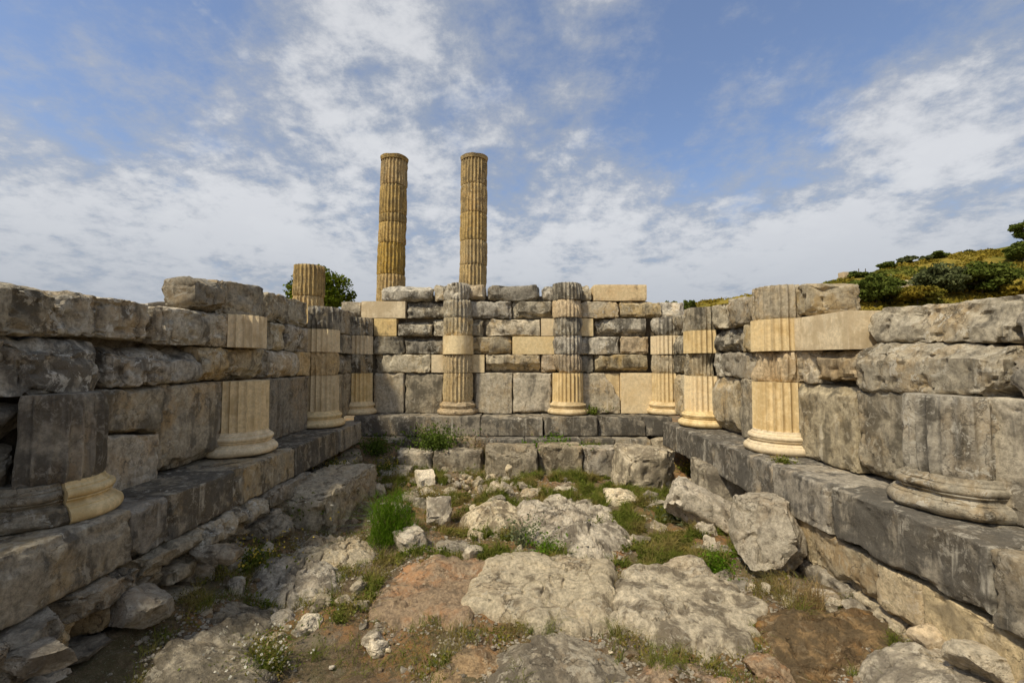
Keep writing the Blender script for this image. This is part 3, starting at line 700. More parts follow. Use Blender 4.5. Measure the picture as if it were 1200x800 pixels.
def floor_stone(x0, x1, ytop, ybase, depth, mat, name, label, kind='rock', yaw=0.0, roll=0.0, pitch=0.0, seed=None, boxy=0.5, sub=4, rough=1.0, hmin=0.06, sink=0.06, facets=9, r=.035, group=None, cat='rock', h=None, amp=1.0, ncut=3, wear=.7):
    _seed[0] += 1; sd = seed or _seed[0]
    cxp = (x0 + x1) / 2
    g = gpos(cxp, ybase)
    Yf = g[1]; zg = g[2]
    wdt = (x1 - x0) * (Yf + depth * .3) / FPX
    if h is None:
        h = max(hmin, EYE - (ytop - 425) * (Yf + .65 * depth) / FPX - zg)
    cx = (cxp - 600) / FPX * (Yf + depth * .45); cy = Yf + depth * .5
    if kind == 'rock':
        V, F = rock_mesh(wdt * 1.04, depth, (h + sink) * 1.12, sd, boxy, sub, facets, rough)
    else:
        seg = max(0.022, Yf * 0.0055)
        V, F = stone_box(wdt, depth, h + sink, seg, r, wear, sd, None, amp, ncut, depth_seg=seg * 1.2)
        V[:, 1] *= -1; F = F[:, ::-1]
    V = rotz(rotx(roty(V, roll), pitch), yaw)
    z0 = zg - sink + (h + sink) / 2
    V = V + np.array([cx, cy, z0])
    o = centred(name, V, F, M[mat], None, True)
    tag(o, label, cat, group)
    OBST.append((cx, cy, wdt * .5, depth * .5, h))
    return o
RK = floor_stone
def slab(poly, h, mat, name, label, seed, cat='rock', tilt=(0, 0), relief=1.0, p=5, layer=0.0):
    """bedrock slab: an outline on the floor, raised to h with a rough top and broken edges"""
    W = np.array([gpos(x, min(y, 1000))[:2] for x, y in poly]); c = W.mean(0)
    D = W - c; ang = np.arctan2(D[:, 1], D[:, 0]); o = np.argsort(ang); ang = ang[o]; rad = np.hypot(D[o, 0], D[o, 1])
    na, nr = 200, 60
    th = np.linspace(-math.pi, math.pi, na, endpoint=False)
    rr = np.interp(th, np.concatenate([ang - 2 * math.pi, ang, ang + 2 * math.pi]), np.tile(rad, 3))
    rho = np.concatenate([np.linspace(0.02, .8, nr - 18), np.linspace(.81, 1.06, 18)])
    T, Rh = np.meshgrid(th, rho); t = T.ravel(); q = Rh.ravel(); r0 = np.tile(rr, nr)
    wob = 1 + .22 * fbm(np.stack([np.cos(t) * 2.5, np.sin(t) * 2.5, t * 0 + seed], 1), 3, seed, .5)
    X = c[0] + np.cos(t) * r0 * q * wob; Y = c[1] + np.sin(t) * r0 * q * wob
    P = np.stack([X, Y, X * 0 + seed], 1)
    prof = np.maximum(0, 1 - np.minimum(q, 1) ** p) ** .55
    rid = 1 - np.abs(fbm(P * 1.5, 3, seed + 2)) * 2.4
    bed = fbm(np.stack([X * 1.0 + Y * .35, Y * 2.6 - X * .5, X * 0 + seed], 1) * 1.6, 4, seed + 8, .55)
    top = .085 * fbm(P * 1.1, 2, seed + 1) + .040 * (np.floor(bed * 5) / 5 + .35 * bed) + .012 * fbm(P * 7, 4, seed + 3, .6) + .010 * fbm(P * 21, 3, seed + 4) - .06 * np.maximum(rid - .93, 0) * 14
    if layer: top += layer * np.round(2.5 * fbm(P * 1.1, 2, seed + 6)) / 2.5
    z0 = gh(np.array([c[0]]), np.array([c[1]]))[0]
    g = gh(X, Y)
    z = g * .5 + z0 * .5 + prof * (h + tilt[0] * (X - c[0]) + tilt[1] * (Y - c[1])) + top * relief * (.25 + .75 * prof) - .10 * np.maximum(0, q - 1) / .06 - .02
    V = np.stack([X, Y, z], 1); V = np.concatenate([V, [[c[0], c[1], z[:na].mean()]]])
    i, j = np.meshgrid(np.arange(nr - 1), np.arange(na), indexing='ij'); i = i.ravel(); j = j.ravel(); k = (j + 1) % na
    Q = np.stack([i * na + j, (i + 1) * na + j, (i + 1) * na + k, i * na + k], 1)
    j = np.arange(na); Tt = np.stack([np.full(na, nr * na), j, (j + 1) % na], 1)
    ob = tag(centred(name, V, [Q, Tt], M[mat], None, True), label, cat)
    ring = np.argmin(np.abs(rho - .99)); RIM.append(np.stack([X, Y], 1).reshape(nr, na, 2)[ring])
    OBST.append((c[0], c[1], np.ptp(W[:, 0]) * .47, np.ptp(W[:, 1]) * .47, h)); return ob
# the big fallen ashlar by the left step, and the row of blocks under the back wall
RK(352, 420, 545, 634, 1.55, 'rock', 'fallen_block', 'largest fallen squared block, lying lengthwise beside the left step', 'box', yaw=-0.06, cat='stone block', r=.06, wear=1.1, h=.56, amp=1.4)
RK(466, 509, 526, 556, .45, 'rock', 'fallen_block', 'low flat block half buried in the flowering plants at the back', 'box', h=.40, cat='stone block', r=.05)
RK(510, 567, 525, 557, .42, 'rock', 'fallen_block', 'long low pale block left of the row, weeds growing before it', 'box', h=.43, cat='stone block', r=.05)
RK(569, 629, 527, 560, .50, 'rockgrey', 'fallen_block', 'long grey weathered block, first of the row under the back wall', 'box', cat='stone block', r=.06, wear=1.1, h=.50)
RK(630, 680, 526, 558, .50, 'rock', 'fallen_block', 'squared pale block with orange stain, second in the back row', 'box', cat='stone block', r=.03, wear=.8, h=.50)
RK(681, 723, 525, 562, .50, 'rockgrey', 'fallen_block', 'narrow grey upright block, third in the back row', 'box', cat='stone block', r=.035, wear=1.2, h=.52)
RK(722, 787, 526, 577, .62, 'rock', 'fallen_block', 'large tilted pale block ending the back row on the right', 'box', cat='stone block', r=.06, wear=1.8, h=.62, roll=.10, yaw=.15, amp=1.5)
RK(764, 783, 516, 550, .30, 'rock', 'fallen_block', 'small upright shard leaning on the right corner step', 'box', cat='stone block', r=.04, roll=-.12, h=.55)
RK(450, 483, 545, 563, .45, 'rock', 'fallen_block', 'flat grey paving stone left of the small white cube', 'box', cat='stone block', r=.03)
RK(499, 531, 542, 558, .35, 'rock', 'fallen_block', 'flat pale slab right behind the small white cube', 'box', cat='stone block', r=.03)
RK(489, 509, 547, 572, .30, 'rockwhite', 'fallen_block', 'small white cube standing among weeds', 'box', cat='stone block', r=.025, yaw=.35, h=.24)
RK(501, 530, 582, 618, .34, 'rock', 'fallen_block', 'white squared block with dark holes, tilted beside the green bush', 'box', cat='stone block', r=.02, yaw=.2, pitch=.42, h=.26)
RK(468, 497, 620, 648, .30, 'rock', 'fallen_block', 'pale angular block lying just below the green bush', 'box', cat='stone block', r=.02, yaw=.6, roll=-.2, h=.19)
RK(455, 482, 584, 606, .35, 'rockgrey', 'boulder', 'rounded grey stone between the bush and the holed block', seed=31)
# bedrock and boulders in the middle
RK(512, 558, 626, 652, .40, 'rock', 'boulder', 'rounded pale boulder at the left foot of the outcrop', seed=12, rough=1.2)
slab([(548, 622), (556, 602), (582, 591), (606, 598), (614, 618), (600, 632), (570, 632)], .19, 'rockwhite', 'rock_outcrop', 'white rounded outcrop, left hump, above the grass', 21, p=2.5, relief=1.3)
slab([(600, 622), (606, 598), (628, 582), (668, 584), (704, 598), (724, 622), (732, 646), (702, 656), (660, 652), (636, 642), (616, 636)], .17, 'rockwhite', 'rock_outcrop', 'broadest white ribbed outcrop in the middle of the floor', 34, p=3, relief=1.5)
RK(630, 680, 567, 590, .5, 'rock', 'boulder', 'pale mossy rock just behind the broad white outcrop', seed=41, rough=1.2)
RK(708, 748, 568, 596, .55, 'rockwhite', 'boulder', 'white wedge of rock right of the broad outcrop', seed=43, roll=.3, rough=1.2)
RK(735, 768, 598, 612, .3, 'rockwhite', 'boulder', 'small flat white rock showing through the grass', seed=44)
RK(735, 762, 622, 640, .3, 'rock', 'boulder', 'low grey rock at the right foot of the broad outcrop', seed=46)
RK(592, 645, 637, 658, .32, 'rockgrey', 'boulder', 'flat grey brown stone in the grass behind the front slab', seed=47, boxy=.6)
RK(786, 808, 618, 637, .25, 'rockwhite', 'boulder', 'small white knobbly stone in grass near the leaning slab', seed=48)
RK(808, 852, 630, 656, .42, 'rock', 'boulder', 'rounded pale stone between grass and the big boulder', seed=49)
RK(815, 868, 556, 606, .8, 'rock', 'fallen_block', 'squared pale block under the right step, above the leaning slab', 'box', cat='stone block', r=.05, yaw=-.2, h=.62, wear=1.0)
RK(782, 862, 560, 622, .55, 'rock', 'fallen_block', 'long pale slab leaning down toward the big boulder', 'box', cat='stone block', r=.05, roll=.42, yaw=-.35, h=.36, wear=1.4, amp=1.6)
RK(850, 941, 586, 684, .80, 'rockgrey', 'boulder', 'largest grey boulder, leaning on the foot of the right wall', seed=64, boxy=.8, rough=.9, sub=5, h=.58, sink=.14)
# foreground slabs
slab([(553, 672), (575, 659), (640, 656), (700, 663), (719, 671), (721, 695), (722, 718), (718, 738), (690, 742), (650, 740), (600, 737), (562, 727), (551, 702)], .13, 'rockwhite', 'flat_rock', 'broad white bedrock slab in the front, left of the crack', 71, relief=.6, p=13, tilt=(.02, -.01))
slab([(724, 686), (740, 669), (790, 664), (822, 668), (846, 682), (868, 700), (897, 712), (897, 740), (885, 768), (850, 774), (800, 758), (760, 748), (725, 742)], .14, 'rockwhite', 'flat_rock', 'broad white bedrock slab in the front, right of the crack', 75, relief=.65, p=12, tilt=(-.03, 0))
slab([(428, 704), (452, 676), (490, 656), (560, 650), (620, 655), (580, 663), (558, 682), (554, 705), (560, 730), (530, 740), (490, 736), (446, 728)], .10, 'rockorange', 'flat_rock', 'rusty orange bedrock ledge left of the white slabs', 73, relief=.7, p=5, layer=.02)
slab([(880, 765), (920, 722), (970, 702), (1030, 712), (1066, 742), (1046, 768), (970, 796), (890, 800)], .10, 'rockorange', 'flat_rock', 'rusty mound of rock below the right wall', 79, relief=1.0, p=3, layer=.03)
slab([(1026, 772), (1060, 762), (1110, 772), (1160, 800), (1190, 850), (1100, 860), (1050, 830)], .10, 'rock', 'flat_rock', 'pale flat rock at the bottom right against the wall foot', 81, relief=.7, p=4)
RK(870, 920, 778, 815, .3, 'rockorange', 'boulder', 'rusty stone at the lower edge, right of the white slabs', seed=82, h=.10)
slab([(585, 770), (620, 748), (680, 745), (730, 756), (735, 790), (700, 850), (610, 850)], .03, 'rock', 'flat_rock', 'pale brown pitted ledge at the bottom edge below the white slab', 84, relief=.6, p=4, layer=.015)
slab([(520, 775), (545, 752), (580, 752), (592, 780), (580, 850), (530, 850)], .06, 'rockorange', 'flat_rock', 'narrow orange rock at the bottom edge left of centre', 86, relief=.9, p=4)
slab([(740, 800), (760, 782), (820, 780), (860, 800), (850, 860), (750, 870)], .05, 'rockorange', 'flat_rock', 'low orange rock at the very bottom below the right slab', 87, relief=.9, p=4)
# left side of the floor
slab([(340, 655), (352, 638), (395, 630), (435, 634), (442, 652), (415, 668), (365, 668)], .15, 'rock', 'flat_rock', 'long pale rock in front of the largest fallen block', 91, p=3, relief=1.3)
slab([(284, 690), (300, 668), (345, 660), (385, 668), (396, 688), (370, 708), (320, 712)], .15, 'rock', 'flat_rock', 'broad low grey rock in grass, left middle of the floor', 92, p=2.5, relief=1.4)
RK(322, 357, 708, 736, .22, 'rock', 'boulder', 'pale loose stone touching the flowering plant', seed=93, boxy=.4)
RK(351, 381, 716, 741, .20, 'rockwhite', 'boulder', 'rounded white loose stone, lowest of a group of three', seed=94, boxy=.4)
RK(371, 398, 691, 713, .18, 'rock', 'boulder', 'knobbly pale loose stone, highest of a group of three', seed=95, boxy=.3, rough=1.4)
slab([(230, 735), (240, 712), (275, 703), (312, 712), (318, 735), (295, 750), (250, 752)], .12, 'rockgrey', 'flat_rock', 'grey rock with dark weeds before it, left of the loose stones', 96, p=3, relief=1.1)
slab([(170, 800), (184, 768), (215, 746), (270, 740), (294, 750), (288, 778), (280, 840), (230, 870), (165, 850)], .13, 'rockgrey', 'flat_rock', 'large grey flat slab at the lower left edge', 97, p=5, relief=.7)
RK(262, 312, 637, 668, .30, 'rockgrey', 'boulder', 'grey boulder with yellow weeds below the left step', seed=98)
RK(300, 345, 600, 640, .35, 'rockgrey', 'boulder', 'mossy stone between left step and the largest block', seed=99)
RK(396, 425, 525, 552, .4, 'rock', 'boulder', 'pale stone in the far left corner behind the largest block', seed=100)
RK(380, 402, 548, 572, .3, 'rockgrey', 'boulder', 'small grey stone wedged between left step and largest block', seed=101)
RK(440, 470, 527, 545, .35, 'rock', 'boulder', 'pale rounded rock at the left end of the back row', seed=102)
RK(300, 330, 770, 812, .2, 'rock', 'boulder', 'pale stone at the bottom edge under the flowering plant', seed=103, h=.07)

# left foundation rubble: parts of the left wall
def found(wall, x0, x1, y0, y1, X, dep, mat, seed, boxy=.6):
    c = on_x((x0 + x1) / 2, (y0 + y1) / 2, X)
    a = on_x(x0, (y0 + y1) / 2, X); b = on_x(x1, (y0 + y1) / 2, X)
    ln = abs(a[1] - b[1]); hh = (y1 - y0) * c[1] / FPX
    hh = max(.17, hh * .7); ln *= .78
    V, F = rock_mesh(dep, ln, hh * 1.1, seed, .8, 4, 10, .7)
    V = V + c + np.array([np.sign(X) * dep * .30, 0, 0])
    centred('foundation_stone', V, F, M[mat], WALL[wall], True)
# two rough courses of rubble under the left step, each stone laid by itself
for (zb, zt, pr0, lo_, hi_) in ((.27, .455, .60, .22, .52), (.10, .285, .70, .26, .58), (-.10, .12, .84, .3, .6)):
    u = 1.5
    while u < 7.6:
        ln = rng.uniform(lo_, hi_)
        if not (zb < 0 and rng.random() < .35):
            dz0, dz1 = rng.uniform(-.035, .03), rng.uniform(-.03, .035)
            wblock('L', u, u + ln, (zb + dz0, zb + dz1), (zt + dz1, zt + dz0), rng.choice(('rock', 'rock', 'rock', 'tan')), proud=pr0 + rng.uniform(-.05, .07), depth=.5, r=.07, wear=.9, amp=1.3, ncut=5, name='foundation_stone', gap=.012)
        u += ln
for i, (x0, x1, y0, y1, X, mt) in enumerate([(36, 98, 742, 796, -2.46, 'rock'), (146, 222, 682, 738, -2.44, 'rock'), (256, 282, 633, 660, -2.36, 'rockgrey')]):
    found('L', x0, x1, y0, y1, X, .40, mt, 300 + i)
for i, (x0, x1, y0, y1, X, mt) in enumerate([(1064, 1102, 738, 768, 2.66, 'tan'), (1100, 1180, 750, 805, 2.64, 'rock'), (1180, 1290, 800, 880, 2.64, 'rock')]):
    found('R', x0, x1, y0, y1, X, .4, mt, 340 + i)

# rubble pile and loose stones: each its own thing, sharing meshes
small = []
for i in range(9):
    V, F = rock_mesh(1, rng.uniform(.6, 1.0), rng.uniform(.45, .8), 500 + i, rng.uniform(.5, .9), 3, 9, 1.2)
    small.append(mesh('loose_stone', V, F))
def loose(px, py, wpx, mat, name, label, cat, group, dz=0.0):
    g = gpos(px, py); s = wpx * g[1] / FPX
    me = small[rng.randrange(9)]
    key = (me.name, mat)
    if key not in loose.cache:
        c = me.copy(); c.materials.clear(); c.materials.append(M[mat]); loose.cache[key] = c
    o = obj(name, loose.cache[key], None, None, (g[0], g[1], g[2] + s * .12 + dz)); o.scale = (s, s, s)
    o.rotation_euler = (rng.uniform(-.4, .4), rng.uniform(-.4, .4), rng.uniform(0, 6.3))
    tag(o, label, cat, group); return o
loose.cache = {}
for i in range(46):
    t = rng.random(); px = 528 + 60 * t + rng.uniform(-3, 3); py = 556 + 22 * rng.random() + 3 * t
    loose(px, py, rng.uniform(5, 12) if i > 4 else rng.uniform(11, 17), rng.choice(('rock', 'rockwhite', 'tan', 'rock')), 'rubble_stone', 'small pale rounded stone in the rubble pile before the back row', 'stone', 'rubble pile before the back row', dz=rng.uniform(0, .05))
for (x0, x1, y0, y1, n, s0, s1, where) in ((395, 530, 560, 660, 20, 4, 12, 'around the feathery green bush'), (230, 400, 640, 790, 26, 4, 12, 'between the left rubble and the flat grey rocks'), (560, 850, 560, 660, 14, 4, 10, 'around the white outcrop in the middle'),
        (420, 900, 740, 800, 30, 4, 11, 'at the lower edge in front of the white slabs'), (860, 1060, 660, 800, 18, 4, 12, 'below the right wall near the rusty mound'), (430, 620, 535, 585, 46, 5, 14, 'between the back row and the small white cube'),
        (620, 800, 560, 600, 14, 4, 10, 'just before the squared blocks of the back row'), (395, 470, 640, 710, 16, 5, 14, 'on the brown soil left of the rusty ledge')):
    for i in range(n):
        loose(rng.uniform(x0, x1), rng.uniform(y0, y1), rng.uniform(s0, s1), rng.choice(('rock', 'rockwhite', 'rock', 'rockgrey', 'rockorange')), 'loose_stone', 'small loose stone ' + where, 'stone', 'loose stones ' + where)
for (x0, x1, y0, y1, n, s0, s1, where) in ((240, 450, 640, 760, 26, 14, 30, 'in the left half of the floor'), (430, 640, 540, 600, 30, 12, 26, 'on the slope before the back row'), (760, 960, 570, 720, 22, 13, 30, 'between the grass and the right wall'), (880, 1060, 700, 790, 12, 14, 30, 'on the rusty mound below the right wall'), (540, 760, 570, 660, 16, 12, 26, 'beside the white outcrop')):
    for i in range(n):
        loose(rng.uniform(x0, x1), rng.uniform(y0, y1), rng.uniform(s0, s1), rng.choice(('rock', 'rockwhite', 'rock', 'rockgrey')), 'broken_stone', 'broken pale stone half sunk in the ground ' + where, 'stone', 'broken stones ' + where, dz=-.02)
# gravel too small to pick apart
def joined_scatter(name, n, area, size, mat, label):
    V0, F0 = ico(0); Vs = []; Fs = []; R = np.random.RandomState(9)
    xs = R.uniform(area[0], area[1], n); ys = area[2] + (area[3] - area[2]) * R.rand(n) ** 1.5
    keep = fbm(np.stack([xs, ys, xs * 0], 1) * 1.1, 3, 88) > -0.05
    xs, ys = xs[keep], ys[keep]; zs = gh(xs, ys)
    for k in range(len(xs)):
        s = R.uniform(size[0], size[1]) * (1 + 1.2 * (R.rand() > .88))
        v = V0 * (1 + 0.3 * R.normal(size=(len(V0), 1)).clip(-1.5, 1.5)) * np.array([s, s * R.uniform(.6, 1), s * R.uniform(.4, .7)])
        v = rotz(v, R.uniform(0, 6.3)); Vs.append(v + [xs[k], ys[k], zs[k] + s * .15]); Fs.append(F0 + k * len(V0))
    o = obj(name, mesh(name, np.concatenate(Vs), np.concatenate(Fs), False), M[mat]); tag(o, label, None, None, 'stuff'); return o
joined_scatter('gravel', 15000, (-2.5, 2.6, 1.9, 8.4), (.004, .014), 'rock', 'fine pale gravel strewn over the soil')
joined_scatter('rusty_gravel', 9000, (-2.5, 2.6, 1.9, 6), (.004, .015), 'rockorange', 'fine rusty gravel strewn over the soil')

# ------------------------------------------------------------------ the standing columns behind
def standing_column(px, Y, ytop, cuts_y, label, lean, rb, rt, zbase=0.0, broken_top=False, seed=1):
    c = on_y(px, 333, Y); ztop = on_y(px, ytop, Y)[2]
    root = tag(empty('standing_column', (c[0], Y, zbase)), label, 'column', 'columns standing behind the back wall', 'thing')
    zs = [zbase + .30] + sorted([on_y(px, y, Y)[2] for y in cuts_y]) + [ztop]
    base_top = zs[0]
    V, F = base_mesh(c[0], Y, zbase, 0, 360, seed, .2, .32)
    V[:, 0] = c[0] + (V[:, 0] - c[0]) * 1.5; V[:, 1] = Y + (V[:, 1] - Y) * 1.5; V[:, 2] = zbase + (V[:, 2] - zbase) * 1.15
    centred('column_base', V, F, M['column'], root)
    full = 8.9
    for k, (a, b) in enumerate(zip(zs[:-1], zs[1:])):
        ra = rb + (rt - rb) * (a - zbase) / full; rc = rb + (rt - rb) * (b - zbase) / full
        ox = lean * (a - 3.4) + rng.uniform(-.012, .012)
        last = (k == len(zs) - 2)
        top = b - (0.12 if last and not broken_top else 0.0)
        V, F = drum_mesh(c[0] + ox, Y, a + .006, top - .006, ra, rc, -math.pi / 2, 360, 'old', seed * 10 + k, fl=0.058, per=8, zs=int(max(8, (b - a) / .05)), rot=0.1, tilt=(lean, 0))
        centred('drum', V, F, M['column'], root)
        if last and not broken_top:
            V, F = drum_mesh(c[0] + ox + lean * (top - a), Y, top, b, rc * .985, rc * 1.045, -math.pi / 2, 360, 'smooth', seed, per=4, zs=5)
            rr = np.hypot(V[:, 0] - c[0], V[:, 1] - Y)
            V[:, 2] += 0.02 * fbm(V * 3, 3, seed) * (V[:, 2] > b - .02)
            centred('neck_moulding', V, F, M['column'], root)
    return root
standing_column(457.5, 14.8, 186.5, [323, 287, 263, 253, 220], 'tall fluted golden column with cracked drums, left of the pair', .016, .485, .44, seed=3)
standing_column(554, 14.8, 186, [312, 284, 252, 219], 'tall fluted golden column with even drums, right of the pair', .008, .485, .44, seed=5)
standing_column(362, 14.8, 312, [348], 'short stump of a fluted golden column in front of the tree', 0, .51, .475, broken_top=True, seed=8)

# ------------------------------------------------------------------ plants
def rand_dirs(n, R):
    d = R.normal(size=(n, 3)); return d / np.linalg.norm(d, axis=1, keepdims=True)
def leaves(C, size, R, elong=1.7, up=0.0):
    """one diamond-shaped bent leaf (two triangles) per centre"""
    n = len(C); a = rand_dirs(n, R); a[:, 2] += up; a /= np.linalg.norm(a, axis=1, keepdims=True)
    b = np.cross(a, rand_dirs(n, R)); b /= np.maximum(np.linalg.norm(b, axis=1, keepdims=True), 1e-6)
    s = (np.asarray(size) * R.uniform(.6, 1.3, n))[:, None]
    V = np.stack([C - a * s * elong / 2, C + b * s / 2, C + a * s * elong / 2, C - b * s / 2], 1).reshape(-1, 3)
    F = np.arange(4 * n).reshape(n, 4); return V, F
def blades(B, h, wd, R, lean=0.5, curve=0.5):
    """tapering grass blades: 2 quads + tip triangle collapsed into 3 tris"""
    n = len(B); th = R.uniform(0, 6.283, n); l = np.abs(R.normal(0, lean, n)) + .08
    d = np.stack([np.cos(th), np.sin(th), np.zeros(n)], 1); sd = np.stack([-np.sin(th), np.cos(th), np.zeros(n)], 1)
    face = R.uniform(0, 6.283, n); sd = np.stack([np.cos(face), np.sin(face), np.zeros(n)], 1)
    h = np.broadcast_to(h, (n,)) * R.uniform(.45, 1.25, n); wd = np.broadcast_to(wd, (n,)) * R.uniform(.7, 1.3, n)
    up = np.array([0, 0, 1.0])
    m = B + (d * (l * .35)[:, None] + up * .55) * h[:, None]
    t = B + (d * (l * (1 + curve))[:, None] + up * (1 - .3 * np.minimum(l, 1))[:, None]) * h[:, None]
    W = sd * wd[:, None] / 2
    V = np.stack([B - W, B + W, m + W * .8, m - W * .8, t], 1).reshape(-1, 3)
    o = np.arange(n)[:, None] * 5
    return V, [o + np.array([[0, 1, 2, 3]]), o + np.array([[3, 2, 4]])]
def merge(parts):
    Vs = []; Q = []; T = []; o = 0
    for V, F in parts:
        for f in (F if isinstance(F, list) else [F]):
            (Q if f.shape[1] == 4 else T).append(f + o)
        Vs.append(V); o += len(V)
    fs = ([np.concatenate(Q)] if Q else []) + ([np.concatenate(T)] if T else [])
    return np.concatenate(Vs), fs
def clear_of_rocks(P, k=.80):
    ok = np.ones(len(P), bool)
    for (cx, cy, a, b, h) in OBST:
        ok &= ((P[:, 0] - cx) / (a * k)) ** 4 + ((P[:, 1] - cy) / (b * k)) ** 4 > 1
    return ok
def in_ellipses(ells, per, R, noise=0.0, k=.86):
    """world points on the floor; ells in world units (x, y, rx, ry, weight)"""
    out = []
    for (cx, cy, rx, ry, wgt) in ells:
        n = int(per * wgt * rx * ry * 3.14)
        r = np.sqrt(R.rand(n)); a = R.rand(n) * 6.283
        X = cx + rx * r * np.cos(a); Y = cy + ry * r * np.sin(a)
        P = np.stack([X, Y, gh(X, Y)], 1)
        f = fbm(P * np.array([2.4, 2.4, 0]) + 5, 3, 61)
        P = P[(f > noise) & (np.abs(X) < 2.62) & (Y < 8.75)]
        out.append(P)
    P = np.concatenate(out); return P[clear_of_rocks(P, k)]
def pe(cx, cy, rx, ry, wgt=1.0):
    a = gpos(cx, cy); t = gpos(cx, cy - ry); b = gpos(cx, min(cy + ry, 900))
    return (a[0], (t[1] + b[1]) / 2, rx * a[1] / FPX, max(.12, (t[1] - b[1]) / 2), wgt)
R1 = np.random.RandomState(4)
green = [pe(765, 612, 62, 40, 1.2), pe(690, 655, 130, 12, 1.6), pe(835, 650, 50, 22, 1.0), pe(605, 562, 55, 18, .8), pe(590, 640, 55, 18, 1), pe(800, 548, 32, 12, 1), pe(690, 560, 70, 14, .7),
         pe(640, 600, 90, 40, .5), pe(420, 700, 30, 22, .8), pe(300, 690, 70, 40, .45), pe(480, 650, 60, 18, .5), pe(720, 585, 60, 20, .7), pe(480, 568, 70, 20, .5), pe(560, 580, 60, 22, .7), pe(800, 660, 110, 14, 1.2), pe(700, 575, 90, 16, .9), pe(450, 545, 60, 12, .6), pe(760, 590, 80, 26, .9), pe(790, 630, 60, 26, 1.3), pe(730, 600, 40, 14, 1.0), pe(560, 640, 60, 12, .8)]
yell = [pe(600, 566, 50, 16, 1), pe(800, 760, 70, 30, .55), pe(600, 752, 70, 18, .6), pe(870, 690, 50, 22, .8), pe(540, 600, 40, 28, .7), pe(720, 640, 100, 18, .5), pe(830, 600, 45, 30, .5), pe(260, 720, 60, 40, .5), pe(400, 680, 60, 30, .4), pe(560, 785, 90, 20, .4), pe(880, 745, 50, 25, .5)]
P = in_ellipses(green, 3400, R1, -.06); hN = .09 + .16 * np.clip(fbm(P * np.array([5., 5., 0]), 3, 131) + .15, 0, 1); V, F = blades(P, hN, .0065, R1, .55)
tag(obj('grass', mesh('grass', V, F, False), M['grass']), 'short green grass between the rocks', None, None, 'stuff')
P = in_ellipses(green, 5600, R1, -.04); P[:, 2] += R1.uniform(0, 1, len(P)) * (.04 + .10 * np.clip(fbm(P * np.array([4., 4., 0]), 3, 133) + .1, 0, 1)); V, F = leaves(P, .021, R1, 1.5)
tag(obj('ground_cover', mesh('ground_cover', V, F, False), M['moss']), 'low leafy herbs covering the floor between the rocks', None, None, 'stuff')
P = in_ellipses(yell, 2000, R1, -.12); V, F = blades(P, .12, .004, R1, .8)
tag(obj('dry_grass', mesh('dry_grass', V, F, False), M['dry']), 'thin dry straw coloured grass on the soil', None, None, 'stuff')
P = in_ellipses(yell, 5200, R1, -.10); P[:, 2] += R1.uniform(0, .045, len(P)); V, F = leaves(P, .014, R1, 1.4)
tag(obj('yellow_herbs', mesh('yellow_herbs', V, F, False), leaf_mat('yellow_green_herb', (0.12, 0.12, 0.015), (0.26, 0.22, 0.035), (0.13, 0.09, 0.03), sc=24)), 'low yellowish herbs on the soil', None, None, 'stuff')
P = in_ellipses([(0, 4.6, 2.6, 3.6, 1.0)], 1100, R1, -.08); V, F = blades(P, .07, .004, R1, .9)
tag(obj('sparse_grass', mesh('sparse_grass', V, F, False), M['grass']), 'sparse single grass blades over the whole floor', None, None, 'stuff')

RP = np.concatenate(RIM); kk = R1.randint(0, len(RP), 16000)
XY = RP[kk] + R1.normal(0, .035, (16000, 2)); P = np.stack([XY[:, 0], XY[:, 1], gh(XY[:, 0], XY[:, 1]) + .005], 1); P = P[fbm(P * np.array([2.2, 2.2, 0]), 3, 151) > .06]
V, F = blades(P, .07, .004, R1, .7); tag(obj('rim_grass', mesh('rim_grass', V, F, False), M['grass']), 'thin grass rooted along the edges of the flat rocks', None, None, 'stuff')
kk = R1.randint(0, len(RP), 5000); XY = RP[kk] + R1.normal(0, .06, (5000, 2)); Vs = []; V0, F0 = ico(0)
for q in range(5000):
    sz = R1.uniform(.004, .016); Vs.append(V0 * (1 + .3 * R1.normal(size=(12, 1)).clip(-1.5, 1.5)) * [sz, sz * .8, sz * .6] + [XY[q, 0], XY[q, 1], 0])
Vs = np.array(Vs); Vs[:, :, 2] += gh(XY[:, 0], XY[:, 1])[:, None] + .004
tag(obj('rim_gravel', mesh('rim_gravel', Vs.reshape(-1, 3), (F0[None] + 12 * np.arange(5000)[:, None, None]).reshape(-1, 3), False), M['rock']), 'grit gathered along the edges of the flat rocks', None, None, 'stuff')

def tuft(px, py, r, h, n, mat, name, label, cat, wd=.006, lean=.55, flowers=None, fl_n=0, group=None, g=None, leafn=0, leafs=.02):
    R = np.random.RandomState(int(px * 7 + py)); g = gpos(px, py) if g is None else g
    a = R.rand(n) * 6.283; q = r * .45 * np.sqrt(R.rand(n))
    B = np.stack([g[0] + q * np.cos(a), g[1] + q * np.sin(a), np.full(n, g[2] - .01)], 1)
    root = tag(empty(name, tuple(g)), label, cat, group)
    V, F = blades(B, h, wd, R, lean)
    tips = V.reshape(-1, 5, 3)[:, 4]
    parts = [(V, F)]
    if leafn:
        m = V.reshape(-1, 5, 3); k = R.randint(0, n, leafn); t = R.rand(leafn)[:, None] ** .7
        C = B[k] * (1 - t) + tips[k] * t + R.normal(0, r * .07, (leafn, 3)); parts.append(leaves(C, leafs, R, 1.8, .4))
    V2, F2 = merge(parts); centred('foliage', V2, F2, M[mat], root, False)
    if flowers:
        k = R.randint(0, n, fl_n); C = tips[k] + R.normal(0, .008, (fl_n, 3))
        V3, F3 = leaves(np.repeat(C, 3, 0), .016, R, 1.0, 0); o = centred('blossoms', V3, F3, M[flowers], root, False); o['kind'] = 'stuff'
    return root
